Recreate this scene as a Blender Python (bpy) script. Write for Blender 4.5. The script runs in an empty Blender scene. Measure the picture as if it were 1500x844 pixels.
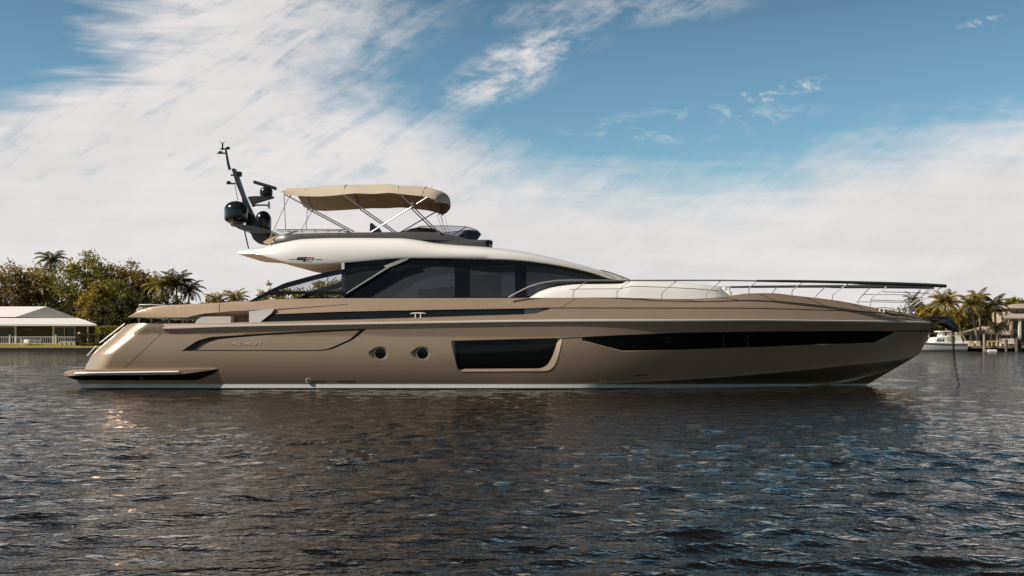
import bpy, bmesh, math, random
import numpy as np
from mathutils import Vector, Matrix, geometry

R = math.radians
SC = bpy.context.scene
COL = SC.collection

# ------------------------------------------------------------------ camera, sky, sun, exposure
K = 6.529e-4            # tangent per photo pixel (1500 px wide photograph, 36.76 mm lens)
CY, H = -37.0, 1.643    # camera stands 37 m off the yacht's centreline, 1.64 m above the water
PX0, PY0 = 750.0, 497.0

cam_d = bpy.data.cameras.new('camera')
cam = bpy.data.objects.new('camera', cam_d)
COL.objects.link(cam)
cam.location = (0, CY, H)
cam.rotation_euler = (R(90), 0, 0)
cam_d.sensor_width = 36.0
cam_d.lens = 36.76
cam_d.shift_y = 0.0497
cam_d.clip_start = 0.1
cam_d.clip_end = 5000
SC.camera = cam

SUN_DIR = Vector((-0.72, -0.27, 0.64)).normalized()     # towards the sun
SUN_EL = math.asin(SUN_DIR.z)
SUN_AZ = math.atan2(SUN_DIR.x, SUN_DIR.y)
SKY_STRENGTH = 0.10
SUN_STRENGTH = 5.0

SC.view_settings.view_transform = 'Standard'
SC.view_settings.look = 'None'
SC.view_settings.exposure = 0.22
SC.view_settings.gamma = 1.0
SC.view_settings.use_curve_mapping = False
SC.render.engine = 'CYCLES'
SC.cycles.use_denoising = True
SC.cycles.max_bounces = 8
SC.cycles.transparent_max_bounces = 12
SC.cycles.caustics_reflective = False
SC.cycles.caustics_refractive = False


def build_world():
    w = bpy.data.worlds.new('World')
    SC.world = w
    w.use_nodes = True
    nt = w.node_tree
    nt.nodes.clear()
    N, L = nt.nodes.new, nt.links.new

    def val(x):
        n = N('ShaderNodeValue'); n.outputs[0].default_value = x
        return n.outputs[0]

    def m(op, a, b=None, c=None, clamp=False):
        n = N('ShaderNodeMath'); n.operation = op; n.use_clamp = clamp
        for i, v in enumerate((a, b, c)):
            if v is None:
                continue
            if isinstance(v, (int, float)):
                n.inputs[i].default_value = v
            else:
                L(v, n.inputs[i])
        return n.outputs[0]

    def sstep(v, lo, hi):
        n = N('ShaderNodeMapRange'); n.interpolation_type = 'SMOOTHSTEP'
        L(v, n.inputs['Value'])
        n.inputs['From Min'].default_value = lo
        n.inputs['From Max'].default_value = hi
        return n.outputs['Result']

    def curve(v, lo, hi, pts, ylo, yhi):
        n = N('ShaderNodeMapRange')
        L(v, n.inputs['Value'])
        n.inputs['From Min'].default_value = lo
        n.inputs['From Max'].default_value = hi
        c = N('ShaderNodeFloatCurve')
        L(n.outputs['Result'], c.inputs['Value'])
        cu = c.mapping.curves[0]
        P = [((x - lo) / (hi - lo), (y - ylo) / (yhi - ylo)) for x, y in pts]
        while len(cu.points) < len(P):
            cu.points.new(0.5, 0.5)
        for p, q in zip(cu.points, P):
            p.location = q
        c.mapping.update()
        return m('MULTIPLY_ADD', c.outputs[0], yhi - ylo, ylo)

    def noise(vec, scale, detail, rough, dist=0.0, lac=2.0):
        n = N('ShaderNodeTexNoise')
        L(vec, n.inputs['Vector'])
        n.inputs['Scale'].default_value = scale
        n.inputs['Detail'].default_value = detail
        n.inputs['Roughness'].default_value = rough
        n.inputs['Distortion'].default_value = dist
        n.inputs['Lacunarity'].default_value = lac
        return n.outputs['Fac']

    def comb(x, y, z=0.0):
        n = N('ShaderNodeCombineXYZ')
        for i, v in enumerate((x, y, z)):
            if isinstance(v, (int, float)):
                n.inputs[i].default_value = v
            else:
                L(v, n.inputs[i])
        return n.outputs[0]

    sky = N('ShaderNodeTexSky')
    sky.sky_type = 'NISHITA'
    sky.sun_disc = False
    sky.sun_elevation = SUN_EL
    sky.sun_rotation = SUN_AZ
    sky.altitude = 0.0
    sky.air_density = 1.0
    sky.dust_density = 0.6
    sky.ozone_density = 3.0

    tc = N('ShaderNodeTexCoord')
    sp = N('ShaderNodeSeparateXYZ')
    L(tc.outputs['Generated'], sp.inputs[0])
    X, Y, Z = sp.outputs
    ay = m('MAXIMUM', m('ABSOLUTE', Y), 0.05)
    U = m('DIVIDE', X, ay)                      # horizontal and vertical slope of the direction
    V = m('DIVIDE', Z, ay)
    # ---- slow warp so that edges feather
    uv = comb(U, V)
    wn = noise(uv, 5.0, 6.0, 0.6)
    w1 = m('SUBTRACT', wn, 0.5)
    fine = noise(comb(m('MULTIPLY', U, 1.0), m('MULTIPLY', V, 2.2)), 26.0, 8.0, 0.68, 0.4)
    fine_c = m('SUBTRACT', fine, 0.5)
    # streaks: rotate about 38 degrees and stretch
    ca, sa = math.cos(R(33)), math.sin(R(33))
    ru = m('ADD', m('MULTIPLY', U, ca), m('MULTIPLY', V, sa))
    rv = m('SUBTRACT', m('MULTIPLY', V, ca), m('MULTIPLY', U, sa))
    streak = noise(comb(m('MULTIPLY', ru, 2.5), m('MULTIPLY', rv, 13.0)), 3.0, 9.0, 0.66, 0.7)
    streak_c = m('SUBTRACT', streak, 0.5)
    hor = noise(comb(m('ADD', m('MULTIPLY', U, 2.6), m('MULTIPLY', V, 3.0)), m('MULTIPLY', V, 24.0)), 1.7, 7.0, 0.55, 0.9)
    hor_c = m('SUBTRACT', hor, 0.5)
    # ---- low veil of cloud: upper edge as a function of U
    vb = curve(U, -0.5, 0.5, [(-0.5, .19), (-.2, .18), (-.06, .165), (.05, .150), (.15, .145), (.22, .142), (.31, .168), (.40, .184), (.5, .20)], 0.1, 0.25)
    f_low = m('SUBTRACT', vb, V)
    f_low = m('ADD', f_low, m('MULTIPLY', w1, 0.05))
    f_low = m('ADD', f_low, m('MULTIPLY', streak_c, 0.05))
    f_low = m('ADD', f_low, m('MULTIPLY', hor_c, 0.05))
    f_low = m('ADD', f_low, m('MULTIPLY', fine_c, 0.035))
    d_low = sstep(f_low, -0.045, 0.045)
    # ---- tall band of cirrus rising through the left half
    ul = curve(V, 0.1, 0.6, [(.10, -.75), (.18, -.62), (.21, -.55), (.24, -.43), (.27, -.385), (.325, -.36), (.45, -.42), (.6, -.60)], -0.8, 0.4)
    ur = curve(V, 0.1, 0.6, [(.10, .10), (.18, -.02), (.21, -.09), (.235, -.145), (.265, -.15), (.29, -.125), (.325, -.12), (.45, -.22), (.6, -.50)], -0.8, 0.4)
    fl = m('ADD', m('SUBTRACT', U, ul), m('MULTIPLY', hor_c, 0.26))
    fl = m('ADD', fl, m('MULTIPLY', w1, 0.10))
    fr = m('ADD', m('SUBTRACT', ur, U), m('MULTIPLY', streak_c, 0.15))
    fr = m('ADD', fr, m('MULTIPLY', fine_c, 0.14))
    d_band = m('MULTIPLY', sstep(fl, -0.06, 0.08), sstep(fr, -0.08, 0.12))
    d_band = m('MULTIPLY', d_band, sstep(Z, .62, .40))
    # thin blue windows inside the band
    thin = m('SUBTRACT', 1.0, m('MULTIPLY', sstep(m('ADD', m('MULTIPLY', streak, 0.6), m('MULTIPLY', fine, 0.4)), 0.50, 0.36), 0.32))
    d_band = m('MULTIPLY', d_band, thin)
    # ---- wisps: right of the band and a few flecks further right
    def blob(u0, v0, au, av, ang):
        c, s = math.cos(R(ang)), math.sin(R(ang))
        du, dv = m('SUBTRACT', U, u0), m('SUBTRACT', V, v0)
        p = m('ADD', m('MULTIPLY', du, c / au), m('MULTIPLY', dv, s / au))
        q = m('ADD', m('MULTIPLY', dv, c / av), m('MULTIPLY', du, -s / av))
        r2 = m('ADD', m('MULTIPLY', p, p), m('MULTIPLY', q, q))
        return sstep(r2, 1.0, 0.0)
    grain = sstep(m('ADD', m('MULTIPLY', streak, 0.5), m('MULTIPLY', fine, 0.5)), 0.40, 0.62)
    wis = m('MULTIPLY', blob(0.01, .262, .105, .034, 24), m('MULTIPLY', grain, 1.0))
    wis = m('MAXIMUM', wis, m('MULTIPLY', blob(.10, .315, .16, .022, 3), m('MULTIPLY', grain, .42)))
    fleck = sstep(fine, 0.50, 0.66)
    wis = m('MAXIMUM', wis, m('MULTIPLY', blob(.265, .239, .085, .010, 13), m('MULTIPLY', fleck, .8)))
    wis = m('MAXIMUM', wis, m('MULTIPLY', blob(.47, .302, .05, .010, 6), m('MULTIPLY', fleck, .8)))
    wis = m('MAXIMUM', wis, m('MULTIPLY', blob(.17, .205, .16, .022, 5), m('MULTIPLY', fleck, .35)))
    dens = m('MAXIMUM', m('MAXIMUM', d_low, d_band), wis)
    # unseen sky behind the viewer is kept mostly clear to lower the ambient light
    front = sstep(Y, -0.15, 0.15)
    dens = m('MAXIMUM', m('MULTIPLY', dens, m('MULTIPLY_ADD', front, 0.85, 0.15)), m('MULTIPLY', m('SUBTRACT', 1.0, front), 0.10))
    up = sstep(Z, -0.02, 0.02)
    dens = m('MULTIPLY', dens, up)

    # colours (the Background is scaled by SKY_STRENGTH)
    tint = N('ShaderNodeMix'); tint.data_type = 'RGBA'; tint.blend_type = 'MULTIPLY'
    tint.inputs['Factor'].default_value = 1.0
    L(sky.outputs[0], tint.inputs['A'])
    fall = curve(Z, 0.0, 1.0, [(0, .95), (.2, .9), (.33, .66), (.5, .32), (.7, .17), (1, .13)], 0.0, 1.2)
    vs_ = N('ShaderNodeVectorMath'); vs_.operation = 'SCALE'
    vs_.inputs[0].default_value = SKY_TINT[:3]
    L(m('MULTIPLY', fall, m('MULTIPLY_ADD', sstep(Y, -0.25, 0.2), 0.6, 0.4)), vs_.inputs['Scale'])  # unseen rear and high sky dimmed to weaken the fill light
    L(vs_.outputs[0], tint.inputs['B'])
    ccol = N('ShaderNodeMix'); ccol.data_type = 'RGBA'
    shade = sstep(m('ADD', m('ADD', m('MULTIPLY', streak, 0.22), m('MULTIPLY', hor, 0.33)), m('MULTIPLY', wn, 0.45)), 0.34, 0.64)
    L(shade, ccol.inputs['Factor'])
    ccol.inputs['A'].default_value = CLOUD_DARK
    ccol.inputs['B'].default_value = CLOUD_LIGHT
    mx = N('ShaderNodeMix'); mx.data_type = 'RGBA'
    L(dens, mx.inputs['Factor'])
    L(tint.outputs['Result'], mx.inputs['A'])
    L(ccol.outputs['Result'], mx.inputs['B'])
    bg = N('ShaderNodeBackground')
    bg.inputs['Strength'].default_value = SKY_STRENGTH
    L(mx.outputs['Result'], bg.inputs['Color'])
    out = N('ShaderNodeOutputWorld')
    L(bg.outputs[0], out.inputs['Surface'])


SKY_TINT = (0.82, 1.06, 0.98, 1)
CLOUD_DARK = (5.9, 5.75, 5.8, 1)
CLOUD_LIGHT = (7.0, 6.7, 6.6, 1)
build_world()

sun_d = bpy.data.lights.new('sun', 'SUN')
sun_d.energy = SUN_STRENGTH
sun_d.angle = R(0.6)
sun_d.color = (1.0, 0.91, 0.80)
sun = bpy.data.objects.new('sun', sun_d)
COL.objects.link(sun)
sun.location = (-40, -30, 40)
sun.rotation_euler = (-SUN_DIR).to_track_quat('-Z', 'Y').to_euler()


# ------------------------------------------------------------------ materials
def principled(name, base, rough=0.5, metal=0.0, spec=0.5, coat=0.0, coat_rough=0.05, ior=None):
    mt = bpy.data.materials.new(name)
    mt.use_nodes = True
    b = mt.node_tree.nodes['Principled BSDF']
    b.inputs['Base Color'].default_value = (*base, 1)
    b.inputs['Roughness'].default_value = rough
    b.inputs['Metallic'].default_value = metal
    b.inputs['Specular IOR Level'].default_value = spec
    b.inputs['Coat Weight'].default_value = coat
    b.inputs['Coat Roughness'].default_value = coat_rough
    if ior:
        b.inputs['IOR'].default_value = ior
    return mt


def vary(mt, scale, amount, detail=4.0, stretch=(1, 1, 1), bump=0.0, bump_scale=None, rough_amount=0.0):
    """object-space noise that varies base colour, roughness and relief a little"""
    nt = mt.node_tree
    b = nt.nodes['Principled BSDF']
    tc = nt.nodes.new('ShaderNodeTexCoord')
    mp = nt.nodes.new('ShaderNodeMapping')
    mp.inputs['Scale'].default_value = stretch
    nt.links.new(tc.outputs['Object'], mp.inputs['Vector'])
    n = nt.nodes.new('ShaderNodeTexNoise')
    n.inputs['Scale'].default_value = scale
    n.inputs['Detail'].default_value = detail
    nt.links.new(mp.outputs[0], n.inputs['Vector'])
    base = b.inputs['Base Color'].default_value[:3]
    mx = nt.nodes.new('ShaderNodeMix')
    mx.data_type = 'RGBA'
    mx.inputs['A'].default_value = (*[c * (1 - amount) for c in base], 1)
    mx.inputs['B'].default_value = (*[min(1, c * (1 + amount)) for c in base], 1)
    nt.links.new(n.outputs['Fac'], mx.inputs['Factor'])
    nt.links.new(mx.outputs['Result'], b.inputs['Base Color'])
    if rough_amount:
        mr = nt.nodes.new('ShaderNodeMapRange')
        r0 = b.inputs['Roughness'].default_value
        mr.inputs['To Min'].default_value = max(0.01, r0 - rough_amount)
        mr.inputs['To Max'].default_value = r0 + rough_amount
        nt.links.new(n.outputs['Fac'], mr.inputs['Value'])
        nt.links.new(mr.outputs[0], b.inputs['Roughness'])
    if bump:
        n2 = nt.nodes.new('ShaderNodeTexNoise')
        n2.inputs['Scale'].default_value = bump_scale or scale
        n2.inputs['Detail'].default_value = 3
        nt.links.new(mp.outputs[0], n2.inputs['Vector'])
        bp = nt.nodes.new('ShaderNodeBump')
        bp.inputs['Strength'].default_value = bump
        bp.inputs['Distance'].default_value = 0.02
        nt.links.new(n2.outputs['Fac'], bp.inputs['Height'])
        nt.links.new(bp.outputs[0], b.inputs['Normal'])
    return mt


def leafy(name, dark, light, mid=None):
    mt = principled(name, dark, 0.55, spec=0.3)
    nt = mt.node_tree
    b = nt.nodes['Principled BSDF']
    g = nt.nodes.new('ShaderNodeNewGeometry')
    tc = nt.nodes.new('ShaderNodeTexCoord')
    n = nt.nodes.new('ShaderNodeTexNoise')
    n.inputs['Scale'].default_value = 0.45
    n.inputs['Detail'].default_value = 3
    nt.links.new(tc.outputs['Object'], n.inputs['Vector'])
    ad = nt.nodes.new('ShaderNodeMath'); ad.operation = 'MULTIPLY_ADD'
    nt.links.new(g.outputs['Random Per Island'], ad.inputs[0])
    ad.inputs[1].default_value = 0.45
    sb = nt.nodes.new('ShaderNodeMath'); sb.operation = 'MULTIPLY_ADD'
    nt.links.new(n.outputs['Fac'], sb.inputs[0])
    sb.inputs[1].default_value = 1.5
    sb.inputs[2].default_value = -0.45
    nt.links.new(sb.outputs[0], ad.inputs[2])
    cr = nt.nodes.new('ShaderNodeValToRGB')
    cr.color_ramp.elements[0].position = 0.1
    cr.color_ramp.elements[0].color = (*dark, 1)
    cr.color_ramp.elements[1].position = 0.95
    cr.color_ramp.elements[1].color = (*light, 1)
    if mid:
        e = cr.color_ramp.elements.new(0.5); e.color = (*mid, 1)
    nt.links.new(ad.outputs[0], cr.inputs[0])
    nt.links.new(cr.outputs[0], b.inputs['Base Color'])
    tr = nt.nodes.new('ShaderNodeBsdfTranslucent')
    nt.links.new(cr.outputs[0], tr.inputs['Color'])
    ms = nt.nodes.new('ShaderNodeMixShader')
    ms.inputs[0].default_value = 0.38
    nt.links.new(b.outputs[0], ms.inputs[1])
    nt.links.new(tr.outputs[0], ms.inputs[2])
    nt.links.new(ms.outputs[0], nt.nodes['Material Output'].inputs['Surface'])
    return mt


def tinted_glass(name, tint, rough=0.01, ior=1.5, sky_film=.07):
    mt = bpy.data.materials.new(name)
    mt.use_nodes = True
    nt = mt.node_tree
    nt.nodes.clear()
    t = nt.nodes.new('ShaderNodeBsdfTransparent'); t.inputs['Color'].default_value = (*tint, 1)
    g = nt.nodes.new('ShaderNodeBsdfGlossy'); g.inputs['Roughness'].default_value = rough
    f = nt.nodes.new('ShaderNodeFresnel'); f.inputs['IOR'].default_value = ior
    ms = nt.nodes.new('ShaderNodeMixShader')
    o = nt.nodes.new('ShaderNodeOutputMaterial')
    nt.links.new(f.outputs[0], ms.inputs[0])
    df = nt.nodes.new('ShaderNodeBsdfDiffuse'); df.inputs['Color'].default_value = (.24, .27, .31, 1)  # diffuse blue-grey stands in for sky reflected in the panes
    fm = nt.nodes.new('ShaderNodeMixShader'); fm.inputs[0].default_value = sky_film
    nt.links.new(t.outputs[0], fm.inputs[1]); nt.links.new(df.outputs[0], fm.inputs[2])
    nt.links.new(fm.outputs[0], ms.inputs[1])
    nt.links.new(g.outputs[0], ms.inputs[2])
    nt.links.new(ms.outputs[0], o.inputs['Surface'])
    return mt


M = {}
M['bronze'] = vary(principled('bronze_paint', (.46, .338, .242), .36, .52, coat=.35, coat_rough=.14), 1.3, .05, bump=.035, bump_scale=.55)
M['white'] = vary(principled('white_gelcoat', (.80, .785, .76), .28, coat=.4), 2.0, .03)
M['black_gloss'] = principled('black_gloss', (.006, .0065, .008), .06, spec=.5)
M['hull_glass'] = principled('hull_glass', (.003, .003, .0035), .04, spec=.35)
M['dark_grey'] = vary(principled('dark_grey_paint', (.035, .037, .042), .35, coat=.3), 3, .1)
M['mid_grey'] = principled('mid_grey_paint', (.16, .16, .165), .4)
M['antifoul'] = vary(principled('black_antifouling', (.008, .008, .009), .6), 2, .2)
M['chrome'] = principled('polished_steel', (.52, .515, .51), .42, .7)
M['rub'] = principled('brushed_rub_rail', (.84, .82, .79), .3, .05)
M['stripe'] = principled('white_boot_paint', (.86, .86, .86), .35)
M['spray'] = principled('lit_bronze', (.45, .36, .28), .4, .2)  # bronze made lighter where rail and chamfer catch the light
M['groove'] = principled('dark_groove', (.02, .015, .012), .6)
M['soffit'] = vary(principled('bounce_beige_soffit', (.62, .46, .31), .45), 2, .08)  # beige holds the warm deck bounce on the flybridge underside
M['canvas'] = vary(principled('beige_canvas', (.70, .61, .49), .85, spec=.2), 3.0, .08, bump=.5, bump_scale=1.6, stretch=(1, .45, 1))
_nt = M['canvas'].node_tree
_b = _nt.nodes['Principled BSDF']
_t = _nt.nodes.new('ShaderNodeBsdfTranslucent'); _t.inputs['Color'].default_value = (.55, .40, .23, 1)
_m = _nt.nodes.new('ShaderNodeMixShader'); _m.inputs[0].default_value = .32
_nt.links.new(_b.outputs[0], _m.inputs[1]); _nt.links.new(_t.outputs[0], _m.inputs[2])
_nt.links.new(_m.outputs[0], _nt.nodes['Material Output'].inputs['Surface'])
M['cushion'] = vary(principled('white_cushion', (.72, .68, .62), .8, spec=.2), 6, .06)
M['wicker'] = vary(principled('tan_wicker', (.36, .25, .15), .8), 30, .4)
M['teak'] = vary(principled('teak_deck', (.33, .21, .12), .6), 6, .2, stretch=(1, 12, 1))
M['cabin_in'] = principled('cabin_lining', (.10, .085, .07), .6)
M['glass'] = tinted_glass('tinted_window', (.16, .17, .19), sky_film=.17)
M['glass_light'] = tinted_glass('light_tinted_glass', (.62, .66, .70))
M['screen'] = tinted_glass('smoked_screen', (.60, .61, .63))
M['red'] = principled('red_badge', (.62, .30, .30), .4)
M['galv'] = vary(principled('galvanised_steel', (.085, .08, .075), .55, .5), 9, .3)
M['dark_steel'] = vary(principled('dark_anchor_steel', (.04, .038, .036), .5, .3), 5, .3)
M['dome'] = principled('black_dome', (.010, .012, .015), .18, coat=.5)


# ------------------------------------------------------------------ mesh helpers
def at(px, py, Y):
    d = (Y - CY) * K
    return Vector(((px - PX0) * d, Y, H - (py - PY0) * d))


def tag(o, label=None, cat=None, group=None, kind=None):
    if label: o['label'] = label
    if cat: o['category'] = cat
    if group: o['group'] = group
    if kind: o['kind'] = kind
    return o


def empty(name, loc, label, cat, group=None):
    o = bpy.data.objects.new(name, None)
    COL.objects.link(o)
    o.location = loc
    o.empty_display_size = 0.3
    return tag(o, label, cat, group)


def pieces(V, F):
    """face lists of the separate pieces of a mesh, joined where vertices coincide"""
    key = {}
    vid = [key.setdefault((round(p[0], 4), round(p[1], 4), round(p[2], 4)), len(key)) for p in V]
    par = list(range(len(key)))

    def find(a):
        while par[a] != a:
            par[a] = par[par[a]]; a = par[a]
        return a
    for f in F:
        r = find(vid[f[0]])
        for i in f[1:]:
            q = find(vid[i])
            if q != r:
                par[q] = r
    groups = {}
    for k, f in enumerate(F):
        groups.setdefault(find(vid[f[0]]), []).append(k)
    return list(groups.values())


class MB:
    """collects shapes for ONE mesh object"""
    def __init__(self):
        self.v, self.f, self.n, self.mi = [], [], None, []

    def add(self, verts, faces, mi=0):
        o = len(self.v)
        self.v.extend([tuple(p) for p in verts])
        for f in faces:
            self.f.append(tuple(i + o for i in f))
            self.mi.append(mi)
        return self

    def box(self, c, s, rz=0.0, mi=0, taper=1.0):
        cx, cy, cz = c
        hx, hy, hz = s[0] / 2, s[1] / 2, s[2] / 2
        cr, sr = math.cos(rz), math.sin(rz)
        vs = []
        for z, t in ((-hz, 1.0), (hz, taper)):
            for x, y in ((-hx, -hy), (hx, -hy), (hx, hy), (-hx, hy)):
                x, y = x * t, y * t
                vs.append((cx + x * cr - y * sr, cy + x * sr + y * cr, cz + z))
        return self.add(vs, [(3, 2, 1, 0), (4, 5, 6, 7), (0, 1, 5, 4), (1, 2, 6, 5), (2, 3, 7, 6), (3, 0, 4, 7)], mi)

    def tube(self, pts, rad, n=8, mi=0, cap=True, closed=False):
        pts = [Vector(p) for p in pts]
        m = len(pts)
        rr = rad if isinstance(rad, (list, tuple)) else [rad] * m
        vs, fs = [], []
        up = None
        for i, p in enumerate(pts):
            if closed:
                t = (pts[(i + 1) % m] - pts[i - 1]).normalized()
            else:
                t = (pts[min(i + 1, m - 1)] - pts[max(i - 1, 0)]).normalized()
            if up is None:
                a = Vector((0, 0, 1)) if abs(t.z) < .9 else Vector((1, 0, 0))
                up = (a - t * a.dot(t)).normalized()
            else:
                up = (up - t * up.dot(t)).normalized()
            s = t.cross(up)
            for j in range(n):
                th = 2 * math.pi * j / n
                vs.append(p + (up * math.cos(th) + s * math.sin(th)) * rr[i])
        for i in range(m if closed else m - 1):
            i2 = (i + 1) % m
            for j in range(n):
                fs.append((i * n + j, i * n + (j + 1) % n, i2 * n + (j + 1) % n, i2 * n + j))
        if cap and not closed:
            fs.append(tuple(range(n - 1, -1, -1)))
            fs.append(tuple((m - 1) * n + j for j in range(n)))
        return self.add(vs, fs, mi)

    def lathe(self, c, prof, n=24, mi=0, axis=(0, 0, 1)):
        ax = Vector(axis).normalized()
        a = Vector((1, 0, 0)) if abs(ax.x) < .9 else Vector((0, 1, 0))
        u = (a - ax * a.dot(ax)).normalized()
        w = ax.cross(u)
        c = Vector(c)
        vs, fs = [], []
        for r, z in prof:
            for j in range(n):
                th = 2 * math.pi * j / n
                vs.append(c + ax * z + (u * math.cos(th) + w * math.sin(th)) * r)
        for i in range(len(prof) - 1):
            for j in range(n):
                fs.append((i * n + j, i * n + (j + 1) % n, (i + 1) * n + (j + 1) % n, (i + 1) * n + j))
        fs.append(tuple(range(n - 1, -1, -1)))
        fs.append(tuple((len(prof) - 1) * n + j for j in range(n)))
        return self.add(vs, fs, mi)

    def prism(self, poly, y0, y1, mi=0):
        """poly in (x, z), extruded from y0 to y1"""
        n = len(poly)
        vs = [(x, y0, z) for x, z in poly] + [(x, y1, z) for x, z in poly]
        tri = geometry.tessellate_polygon([[Vector((x, z, 0)) for x, z in poly]])
        fs = [tuple(t) for t in tri] + [tuple(i + n for i in reversed(t)) for t in tri]
        fs += [(i, (i + 1) % n, n + (i + 1) % n, n + i) for i in range(n)]
        return self.add(vs, fs, mi)

    def build(self, name, mat, parent=None, smooth=None, recalc=True, split=False):
        if split:                       # every separate piece becomes an object of its own
            first = None
            for fi in pieces(np.array(self.v), self.f):
                used = sorted({i for k in fi for i in self.f[k]})
                ix = {u: j for j, u in enumerate(used)}
                b = MB()
                b.v = [self.v[u] for u in used]
                b.f = [tuple(ix[i] for i in self.f[k]) for k in fi]
                b.mi = [self.mi[k] for k in fi]
                o = b.build(name, mat, parent, smooth, recalc)
                first = first or o
            return first
        me = bpy.data.meshes.new(name)
        me.from_pydata(self.v, [], self.f)
        mats = mat if isinstance(mat, (list, tuple)) else [mat]
        for x in mats:
            me.materials.append(x)
        if len(mats) > 1:
            me.polygons.foreach_set('material_index', self.mi)
        if recalc:
            bm = bmesh.new()
            bm.from_mesh(me)
            bmesh.ops.recalc_face_normals(bm, faces=bm.faces)
            bm.to_mesh(me)
            bm.free()
        o = bpy.data.objects.new(name, me)
        COL.objects.link(o)
        if parent is not None:
            o.parent = parent
            o.matrix_parent_inverse = Matrix.Identity(4)
            pl = parent
            off = Vector((0, 0, 0))
            while pl is not None:
                off += pl.location
                pl = pl.parent
            if off.length > 0:
                me.transform(Matrix.Translation(-off))
        if smooth is not None:
            me.polygons.foreach_set('use_smooth', [True] * len(me.polygons))
            me.set_sharp_from_angle(angle=R(smooth))
        me.update()
        return o


def pchip(xs, ys):
    xs = np.asarray(xs, float); ys = np.asarray(ys, float)
    h = np.diff(xs); d = np.diff(ys) / h
    m = np.zeros_like(ys)
    m[0], m[-1] = d[0], d[-1]
    for i in range(1, len(xs) - 1):
        if d[i - 1] * d[i] > 0:
            w1, w2 = 2 * h[i] + h[i - 1], h[i] + 2 * h[i - 1]
            m[i] = (w1 + w2) / (w1 / d[i - 1] + w2 / d[i])

    def f(x):
        x = np.clip(np.asarray(x, float), xs[0], xs[-1])
        i = np.clip(np.searchsorted(xs, x) - 1, 0, len(h) - 1)
        t = (x - xs[i]) / h[i]
        return ((2 * t**3 - 3 * t**2 + 1) * ys[i] + (t**3 - 2 * t**2 + t) * h[i] * m[i]
                + (-2 * t**3 + 3 * t**2) * ys[i + 1] + (t**3 - t**2) * h[i] * m[i + 1])
    return f


def line(*pts):
    return pchip([p[0] for p in pts], [p[1] for p in pts])


def shp(xs, L, B, n):
    return lambda px: B * (1 - (1 - np.clip((xs - np.asarray(px, float)) / L, 0, 1)) ** n)


class Band:
    """a side surface: lines (py of px, half-breadth of px) from top to bottom, interpolated between"""
    def __init__(self, lines, post=None, yc=0.0, bulge=None):
        self.lines, self.post, self.yc, self.bulge = lines, post, yc, bulge

    def hb(self, px, py):
        px = np.atleast_1d(np.asarray(px, float)); py = np.atleast_1d(np.asarray(py, float))
        Ys = np.stack([l[0](px) for l in self.lines]); Hs = np.stack([np.broadcast_to(l[1](px), px.shape) for l in self.lines])
        Ys = np.maximum.accumulate(Ys, axis=0)
        out = Hs[0].copy()
        for i in range(len(self.lines) - 1):
            dy = np.maximum(Ys[i + 1] - Ys[i], 1e-4)
            t = np.clip((py - Ys[i]) / dy, 0, 1)
            seg = Hs[i] + (Hs[i + 1] - Hs[i]) * t
            if self.bulge is not None and i == self.bulge[0]:
                seg = seg + 4 * self.bulge[1](px) * t * (1 - t)
            out = np.where(py > Ys[i], seg, out)
        if self.post is not None:
            out = self.post(px, py, out)
        return out

    def F(self, px, py, off=0.0):
        px = np.atleast_1d(np.asarray(px, float)); py = np.atleast_1d(np.asarray(py, float))
        Y = self.yc - (self.hb(px, py)) + off
        d = (Y - CY) * K
        return np.stack([(px - PX0) * d, Y, H - (py - PY0) * d], axis=-1)

    def N(self, px, py):
        e = 0.25
        a = self.F(np.asarray(px) + e, py) - self.F(np.asarray(px) - e, py)
        b = self.F(px, np.asarray(py) - e) - self.F(px, np.asarray(py) + e)
        n = np.cross(a, b)
        n /= np.maximum(np.linalg.norm(n, axis=1, keepdims=True), 1e-12)
        return n


def inside(poly, x, y):
    poly = np.asarray(poly, float)
    x0, y0 = poly[:, 0], poly[:, 1]
    x1, y1 = np.roll(x0, -1), np.roll(y0, -1)
    X, Y = np.asarray(x)[:, None], np.asarray(y)[:, None]
    c = ((y0 > Y) != (y1 > Y))
    with np.errstate(divide='ignore', invalid='ignore'):
        xi = x0 + (Y - y0) * (x1 - x0) / (y1 - y0)
    return (np.sum(c & (X < xi), axis=1) % 2) == 1


def dens(poly, step):
    out = []
    n = len(poly)
    for i in range(n):
        a, b = np.array(poly[i], float), np.array(poly[(i + 1) % n], float)
        k = max(1, int(np.linalg.norm(b - a) / step))
        for j in range(k):
            out.append(tuple(a + (b - a) * j / k))
    return out


def rpoly(pts, r, n=5):
    """round the corners of a polygon; r one radius or one per corner"""
    out = []
    m = len(pts)
    for i in range(m):
        p0, p, p1 = [np.array(pts[j % m], float) for j in (i - 1, i, i + 1)]
        ri = r[i] if isinstance(r, (list, tuple)) else r
        if ri <= 0:
            out.append(tuple(p)); continue
        a = p + (p0 - p) / np.linalg.norm(p0 - p) * min(ri, np.linalg.norm(p0 - p) * .45)
        b = p + (p1 - p) / np.linalg.norm(p1 - p) * min(ri, np.linalg.norm(p1 - p) * .45)
        for j in range(n + 1):
            t = j / n
            out.append(tuple((1 - t)**2 * a + 2 * t * (1 - t) * p + t * t * b))
    return out


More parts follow.
